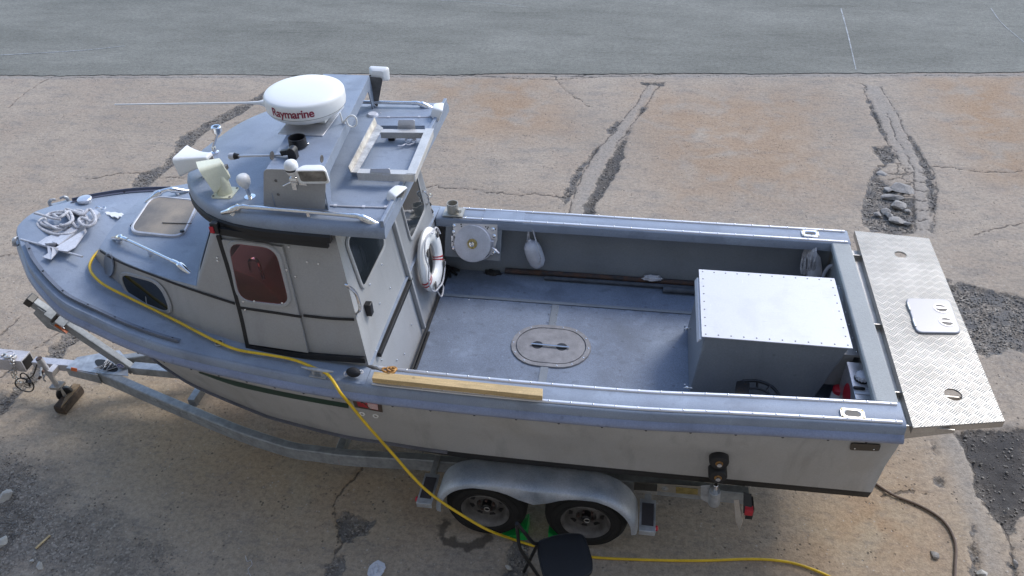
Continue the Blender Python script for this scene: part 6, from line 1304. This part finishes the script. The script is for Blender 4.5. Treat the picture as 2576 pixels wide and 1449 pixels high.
# side marker, reflector, lead, chain
p=aty(186.5,927.6,at(186,925,TZ).y-.0); mb=MB(); nv_=(B_-A_).cross(V(0,0,1)).normalized(); nv_=nv_ if nv_.y<0 else -nv_
q=[onplane(u,v,A_+nv_*.012,nv_) for u,v in((179,923),(194,926),(194,934),(179,931))]; mb.prism(q,(0,-.006,.0)); o_=mb.build('side_marker',M['orange'],tr,bevel=.002)
p=None
pts=[(93,915),(89,930),(82,945),(70,952),(56,952),(51,944),(56,938),(66,942),(78,958),(85,970),(82,981),(72,985),(56,981),(43,972),(38,963),(44,953),(60,951),(70,960),(76,972)]
mb=MB(); mb.tube(smooth_path([aty(u,v,YC-.10-.004*i) for i,(u,v) in enumerate(pts)],5),.007,6); mb.box(aty(72,960,YC-.16),(.05,.03,.03),(.3,.5,.2)); mb.build('lighting_cable',M['black'],tr)
mb=MB()
for i,(u,v) in enumerate([(30,897),(31,905),(32,913),(34,921),(36,929),(39,937),(26,935),(32,941),(37,948),(43,955),(47,962)]): mb.torus(aty(u,v,YC-.09),(1 if i%2 else .2,.3,.2 if i%2 else 1),.020,.006,12,6)
mb.tube(smooth_path([at(u,v,TT+.04) for u,v in((4,895),(10,890),(18,893),(12,898),(22,899),(40,893),(34,902))],4),.012,7)
mb.build('safety_chain',M['steeldark'],tr)
mb=MB(); q=[aty(u,v,yb-.038) for u,v in((839,1154),(851,1155),(855,1167),(844,1166))]
yq=at(845,1160,TZ-.03).y; q=[aty(u,v,rail_[30].y-.036) for u,v in((839,1154),(851,1155),(855,1167),(844,1166))]
# reflector placed on the outer face of the rail
def onrail(u,v,off=.002):
    y=yb-.04
    for _ in range(8): p=aty(u,v,y); y=float(np.interp(p.x,[r_.x for r_ in rail_],[r_.y for r_ in rail_]))-.035*(1+.0)-off-.035*abs(float(np.interp(p.x,[r_.x for r_ in rail_][1:],[ (rail_[i+1].y-rail_[i].y)/max(1e-3,(rail_[i+1].x-rail_[i].x)) for i in range(len(rail_)-1)])))**2*.5
    return aty(u,v,y)
mb=MB(); mb.prism([onrail(u,v) for u,v in((839,1154),(851,1155),(855,1167),(844,1166))],(0,-.003,0)); mb.build('reflector',mat('faded_orange_red',(.55,.10,.02),.5,0,.1,8),tr,smooth=False)
# worn outline decal on the rail side
mb=MB(); X_=lambda x,y:(345+x*.11464,958.3+y*.11464) if 0 else ((540+x/5.574)*.6389,(1500+y/5.574)*.6389)
for ln in ([(0,262),(130,300),(240,385),(340,440)],[(360,382),(430,400),(460,440),(400,450),(370,410)],[(440,430),(540,480),(700,560),(760,575)],[(470,470),(600,540),(720,590),(900,660)],[(770,550),(815,570),(800,620),(770,600),(770,550)],[(840,610),(900,620),(890,650),(850,640)],[(920,640),(925,700),(950,660),(1000,670),(990,700)],[(1000,690),(1060,680),(1100,720),(1060,730)],[(1090,700),(1110,760),(1180,745),(1170,780),(1120,780)],
           [(1210,740),(1340,820),(1400,860),(1490,905)],[(1300,860),(1360,880),(1480,910)],[(1320,820),(1500,880),(1900,1020),(2300,1200),(2564,1345)],[(1530,920),(1700,1010),(1960,1135)]):
    P=[onrail(*X_(x,y),off=.004) for x,y in ln]
    mb.tube(smooth_path(P,4),.0022,4)
mb.build('rail_decal',M['rim'],tr,smooth=False)
# wheels
YW=3.86; RW=.342
w1=aty(1220,1287,YW); w2=aty(1473,1305,YW)
def wheel(cx,rot):
    c=V(cx,YW,RW); w_=thing('wheel','x','x',tuple(c)); del w_['label']; del w_['category']; w_.parent=tr; w_.location=c-tr.location
    mb=MB(); mb.lathe(c+V(0,.115,0),(0,-1,0),[(.195,-.10),(.235,-.108),(.29,-.10),(.318,-.075),(.333,-.045),(.335,0),(.333,.045),(.322,.075),(.30,.098),(.26,.112),(.225,.113),(.2,.104),(.193,.09)],64,caps=False)
    mb.torus(c+V(0,.115-.1115,0),(0,1,0),.285,.003,64,6); mb.torus(c+V(0,.115-.113,0),(0,1,0),.232,.0025,64,6)
    for k in range(4):
        for s_ in range(52): pass
    mb.build('tyre',M['tyre'],w_,ang=60)
    mb=MB(); mb.lathe(c+V(0,.115,0),(0,-1,0),[(.18,-.09),(.185,.06),(.197,.098),(.200,.106),(.197,.110),(.190,.100),(.176,.085),(.170,.06),(.163,.035),(.155,.022),(.11,.030),(.095,.045),(.085,.045),(.075,.015),(.04,.01)],56,caps=True)
    mb.mat(1)
    for k in range(8):
        a=k*math.pi/4+rot; q=c+V(.128*math.cos(a),.088,.128*math.sin(a)); e=V(math.cos(a),0,math.sin(a)); t=V(-math.sin(a),0,math.cos(a)); mb.prism([q+e*.014+t*.026,q+e*.014-t*.026,q-e*.018-t*.014,q-e*.018+t*.014],(0,-.006,0))
    mb.mat(2)
    for k in range(5): a=k*2*math.pi/5+rot; mb.cyl(c+V(.062*math.cos(a),.09,.062*math.sin(a)),c+V(.062*math.cos(a),.06,.062*math.sin(a)),.011,n=6)
    mb.mat(1); mb.lathe(c+V(0,.10,0),(0,-1,0),[(.038,0),(.038,.055),(.03,.065)],24); mb.mat(3); mb.torus(c+V(.01,.03,-.0),(0,1,0),.022,.004,18,6)
    mb.build('rim',[M['rim'],M['black'],M['rust'],M['steeldark']],w_,ang=35)
    return w_
wheel(w1.x,.3); wheel(w2.x,.7)
for cx in(w1.x,w2.x):   # far side wheels and axles carry the trailer
    c=V(cx,2*YC-YW,RW); mb=MB(); mb.lathe(c-V(0,.115,0),(0,1,0),[(.19,-.10),(.29,-.10),(.333,-.045),(.335,0),(.333,.045),(.30,.098),(.225,.113),(.19,.09)],40); mb.build('tyre',M['tyre'],tr); mb=MB(); mb.cyl(V(cx,YW+.06,RW),V(cx,2*YC-YW-.06,RW),.03,n=14); mb.build('axle',M['galv'],tr)
# tandem mudguard
pts=[(w1.x-.40,.36),(w1.x-.385,.47),(w1.x-.33,.59),(w1.x-.23,.69),(w1.x-.10,.745),(w1.x,.752),(w1.x+.2,.752),(w2.x-.2,.748),(w2.x,.748),(w2.x+.10,.738),(w2.x+.23,.68),(w2.x+.33,.58),(w2.x+.39,.46),(w2.x+.41,.34)]
P=smooth_path([V(x,0,z) for x,z in pts],4); cxm=(w1.x+w2.x)/2
mb=MB(); rg=[]
for i,p in enumerate(P):
    t=(P[min(i+1,len(P)-1)]-P[max(i-1,0)]).normalized(); n_=V(-t.z,0,t.x); n_=n_ if n_.z>0 or (n_.x*(p.x-cxm)>0) else -n_
    # lower lip of the outer skirt
    k=(p.x-cxm); dip=.125*math.exp(-(k/.185)**2)+.045
    rg.append([V(p.x,YW+.20,p.z)-n_*.0,V(p.x,YW+.03,p.z)+n_*.006,V(p.x,YW-.035,p.z)-n_*.004,V(p.x,YW-.05,p.z)-n_*.016,V(p.x,YW-.053,p.z)-n_*dip,V(p.x,YW-.048,p.z)-n_*dip,V(p.x,YW-.042,p.z)-n_*.02,V(p.x,YW+.20,p.z)-n_*.006])
mb.loft(rg,True,True); mg=mb.build('mudguard',M['galv2'],tr,ang=50)
for (cx,sg) in((pts[0][0]-.07,1),(pts[-1][0]+.07,1)):
    mb=MB(); zz=.50 if cx<-1 else .47
    mb.box((cx,YW+.05,zz),(.125,.30,.012)); mb.box((cx,YW-.10,zz-.02),(.125,.006,.05)); mb.box((cx+(-.0),YW+.25,zz-.02),(.05,.3,.05)); s_=mb.build('step',M['galv'],tr,bevel=.004); mb=MB(); mb.box((cx,YW+.055,zz+.008),(.092,.21,.004)); mb.build('step_pad',M['step'],s_)
mb=MB(); mb.lathe(V(pts[-1][0]+.133,YW-.05,.455),(1,0,0),[(.022,0),(.022,.014),(.015,.02)],16); mb.build('reflector',M['red'],tr)
mb=MB(); mb.lathe(V(pts[0][0]-.133,YW-.05,.485),(-1,0,0),[(.022,0),(.022,.014),(.015,.02)],16); mb.build('reflector',M['red'],tr)
# rear frame fittings: side plate, number plate holder, roller cradle, lamps
X=lambda x,y:(1533.4+.17361*x,1137.3+.17361*y)
def tp(x,y,yy): return aty(*X(x,y),yy)
ys_=yb-.045
mb=MB(); mb.prism([tp(390,430,ys_),tp(1330,490,ys_),tp(1330,630,ys_),tp(390,520,ys_)],(0,-.005,0)); mb.prism([tp(350,550,ys_-.1),tp(690,575,ys_-.1),tp(690,615,ys_-.1),tp(350,590,ys_-.1)],(0,.08,.0)); mb.mat(1); mb.prism([tp(960,500,ys_-.007),tp(1280,530,ys_-.007),tp(1278,610,ys_-.007),tp(962,590,ys_-.007)],(0,-.003,0)); mb.mat(2); mb.lathe(tp(800,525,ys_-.005),(0,-1,0),[(.028,0),(.026,.004),(.014,.006),(.012,.014)],14); mb.mat(3); mb.lathe(tp(528,497,ys_-.005),(0,-1,0),[(.011,0),(.010,.002)],12); mb.build('side_plate',[M['steeldark'],M['brass'],M['galv'],M['black']],tr,bevel=.002)
y2=3.90
mb=MB(); mb.prism([tp(1320,480,y2+.03),tp(1460,470,y2+.03),tp(1450,740,y2+.03),tp(1320,670,y2+.03)],(0,-.006,0)); mb.cyl(tp(1525,560,y2-.02),tp(1512,740,y2-.02),.042,n=22); mb.mat(1); mb.cyl(tp(1542,470,y2-.02),tp(1530,580,y2-.02),.018,n=12); mb.build('roller_bracket',[M['galv'],M['chrome']],tr,bevel=.003)
for (x,y,r_) in((1588,125,.070),(1568,330,.068)):
    c=tp(x,y,y2+.0); mb=MB(); mb.lathe(c+V(0,.09,0),(0,-1,0),[(.02,0),(r_*.9,.0),(r_,.012),(r_,.10),(r_*.88,.115),(r_*.5,.117),(.02,.117)],26); ro=mb.build('hull_roller',M['rubber'],tr); mb=MB(); mb.cyl(c+V(0,-.02,0),c+V(0,-.045,0),.018,n=12); mb.mat(1); mb.lathe(c+V(0,-.025,0),(0,-1,0),[(.028,0),(.027,.004)],16); mb.build('roller_bolt',[M['chrome'],M['gold']],ro)
mb=MB(); c=tp(1970,760,y2-.02); mb.prism([tp(1940,580,y2),tp(2040,600,y2),tp(2050,880,y2-.1),tp(1935,880,y2-.1)],(.008,0,0)); mb.box(c+V(.03,.0,-.03),(.05,.12,.12)); tl=mb.build('tail_lamp',M['black'],tr,bevel=.006); mb=MB(); mb.box(tp(1975,840,y2-.08)+V(.02,-.0,0),(.06,.05,.06)); mb.build('lamp_lens',M['red'],tl,bevel=.005)
mb=MB(); mb.prism([tp(1800,690,y2-.05),tp(1870,690,y2-.05),tp(1925,1000,y2-.08),tp(1880,1130,y2-.10),tp(1830,1010,y2-.08)],(.004,.006,0)); mb.build('lamp_plate',M['steeldark'],tr)
mb=MB(); mb.beam(V(XR-.05,YC-.80,.41),V(XR-.05,YC+.80,.41),.06,.09); mb.build('rear_cross_member',M['galv'],tr,bevel=.004)
for x in(-3.4,-2.2,-.8,.6): # keel rollers hold the hull
    mb=MB(); mb.cyl(V(x,YC-.07,.50),V(x,YC+.07,.50),.05,n=16); mb.build('keel_roller',M['rubber'],tr)
# ================================================================= THINGS ON THE GROUND
hgt=.105; Bt=[(132.3,1022),(157,1026.4),(205.5,969),(180,965.5)]
q=[at(u,v,hgt) for u,v in Bt]; bl=thing('timber_block','dark weathered timber block under the jockey wheel of the trailer','timber block',tuple((q[0]+q[2])/2-V(0,0,hgt)))
mb=MB(); mb.loft([[V(p.x,p.y,z) for p in grow(q,-.004 if z in(.004,hgt) else .004)] for z in(.004,.03,.075,hgt)],True,True); mb.build('block_body',M['oldwood'],bl,bevel=.012,seg=2)
mb=MB(); d_=(q[2]-q[1]); e_=(q[3]-q[2]).normalized(); mb.prism([q[1]+e_*.012+V(0,0,.002),q[2]+e_*.012+V(0,0,.002),q[2]+e_*.09+V(0,0,.002),q[1]+d_*.35+e_*.05+V(0,0,.002)],(0,0,.012)); mb.build('split_slab',mat('split_timber',(.25,.18,.11),.9,0,.15,8,.5,60,streak=(3,3,3)),bl)
# chocks
def chock_(px,sgn,label):
    YK=YW+.09; c=V(px,YK,0); o=thing('wheel_chock',label,'wheel chock',tuple(c),'bright green wheel chocks')
    mb=MB(); L=.23
    for y in(-.075,-.025,.025,.075):
        pr=[V(px-sgn*L*.95,YK+y,.004),V(px,YK+y,.004),V(px,YK+y,.155),V(px-sgn*L*.22,YK+y,.105),V(px-sgn*L*.55,YK+y,.045)]; mb.prism(pr,(0,.010,0))
    mb.box((px-sgn*L*.5,YK,.008),(L*.9,.16,.008)); mb.box((px-sgn*.005,YK,.08),(.01,.16,.14)); mb.prism([V(px-sgn*L*.9,YK-.075,.02),V(px-sgn*L*.55,YK-.075,.045),V(px-sgn*L*.22,YK-.075,.105),V(px,YK-.075,.155),V(px,YK-.075,.148),V(px-sgn*L*.2,YK-.075,.097),V(px-sgn*L*.55,YK-.075,.037)],(0,.15,0))
    mb.build('chock_body',M['lime'],o,bevel=.002)
p=at(1330,1352,0); chock_(w1.x+.335,1,'bright green plastic chock behind the front trailer wheel'); chock_(w2.x-.30,-1,'bright green plastic chock ahead of the rear trailer wheel, half hidden by the chair')
# folding chair, mostly below the picture edge
zs_=.46; C=lambda x,y:(1111.7+.16865*x,1290.6+.16865*y)   # crop pixels of the chair
seat=[at(*C(x,y),zs_) for x,y in((1430,440),(1520,380),(1760,310),(2050,300),(2150,390),(2225,620),(2250,740),(2235,860),(2130,940),(1900,1010),(1600,1010),(1520,940),(1440,640))]
sc=sum(seat,Vector())/len(seat); chr_=thing('folding_chair','black padded folding chair with tube legs standing beside the trailer wheels','chair',(sc.x,sc.y,0))
S=[]; 
for i in range(len(seat)):
    a,b,c,d=seat[i-1],seat[i],seat[(i+1)%len(seat)],seat[(i+2)%len(seat)]
    for t in(0,.33,.66): S.append(.5*((2*b)+(c-a)*t+(2*a-5*b+4*c-d)*t*t+(3*b-a-3*c+d)*t**3))
mb=MB(); mb.loft([[p-V(0,0,.035) for p in grow(S,-.02)],[p-V(0,0,.028) for p in S],[p-V(0,0,.006) for p in S],[p+V(0,0,.004) for p in grow(S,-.02)],[p+V(0,0,.010) for p in grow(S,-.07)]],True,True); st0=mb.build('seat',M['fabric'],chr_,ang=60); mb=MB(); mb.tube([p-V(0,0,.002) for p in grow(S,-.004)],.004,6,closed=True); mb.tube([p-V(0,0,.030) for p in grow(S,-.004)],.005,6,closed=True); mb.build('piping',M['black'],st0)
ch_=lambda x,y,z:at(*C(x,y),z)
def leg(pts,r=.0125): mb=MB(); mb.tube(smooth_path(pts,6),r,12); return mb.build('leg',M['black'],chr_)
leg([ch_(1115,150,.80),ch_(1130,300,.66),ch_(1165,520,.50),ch_(1290,720,.30),ch_(1440,940,.12),ch_(1530,1060,.012)],.014)
leg([ch_(1430,455,.44),ch_(1300,720,.20),ch_(1225,870,.012)],.014)
leg([ch_(1130,160,.80),ch_(1240,300,.68),ch_(1360,440,.50),ch_(1440,455,.44)],.014)

leg([ch_(2130,420,.43),ch_(2000,760,.22),ch_(1880,1040,.012)],.014)
leg([ch_(2000,380,.43),ch_(2050,760,.22),ch_(2150,1120,.012)],.014)
mb=MB(); mb.tube([ch_(1430,455,.43),ch_(2130,420,.43)],.012,10); mb.build('seat_bar',M['black'],chr_)
# ================================================================= UNSEEN BUILDING BEHIND THE CAMERA, SIZED FOR ITS SHADE
bd=thing('building','long grey rendered building wall unseen behind the viewpoint, sized to shade the near yard','building',(0,-.4,0))
mb=MB(); mb.bb(-40,36,-9,-.4,-.05,14); mb.build('wall',mat('grey_render',(.30,.29,.27),.9,0,.1,1.5,.3,60),bd,smooth=False)
for k in range(11):
    for z in(1.2,4.9,7.8):
        x=-24+4.2*k; mb=MB(); mb.bb(x-.7,x+.7,-.4,-.36,z-.05,z+1.5); f=mb.build('window_frame',M['white'],bd,smooth=False); mb=MB(); mb.bb(x-.62,x+.62,-.4,-.355,z+.03,z+1.42); mb.build('pane',M['glass'],f,smooth=False)
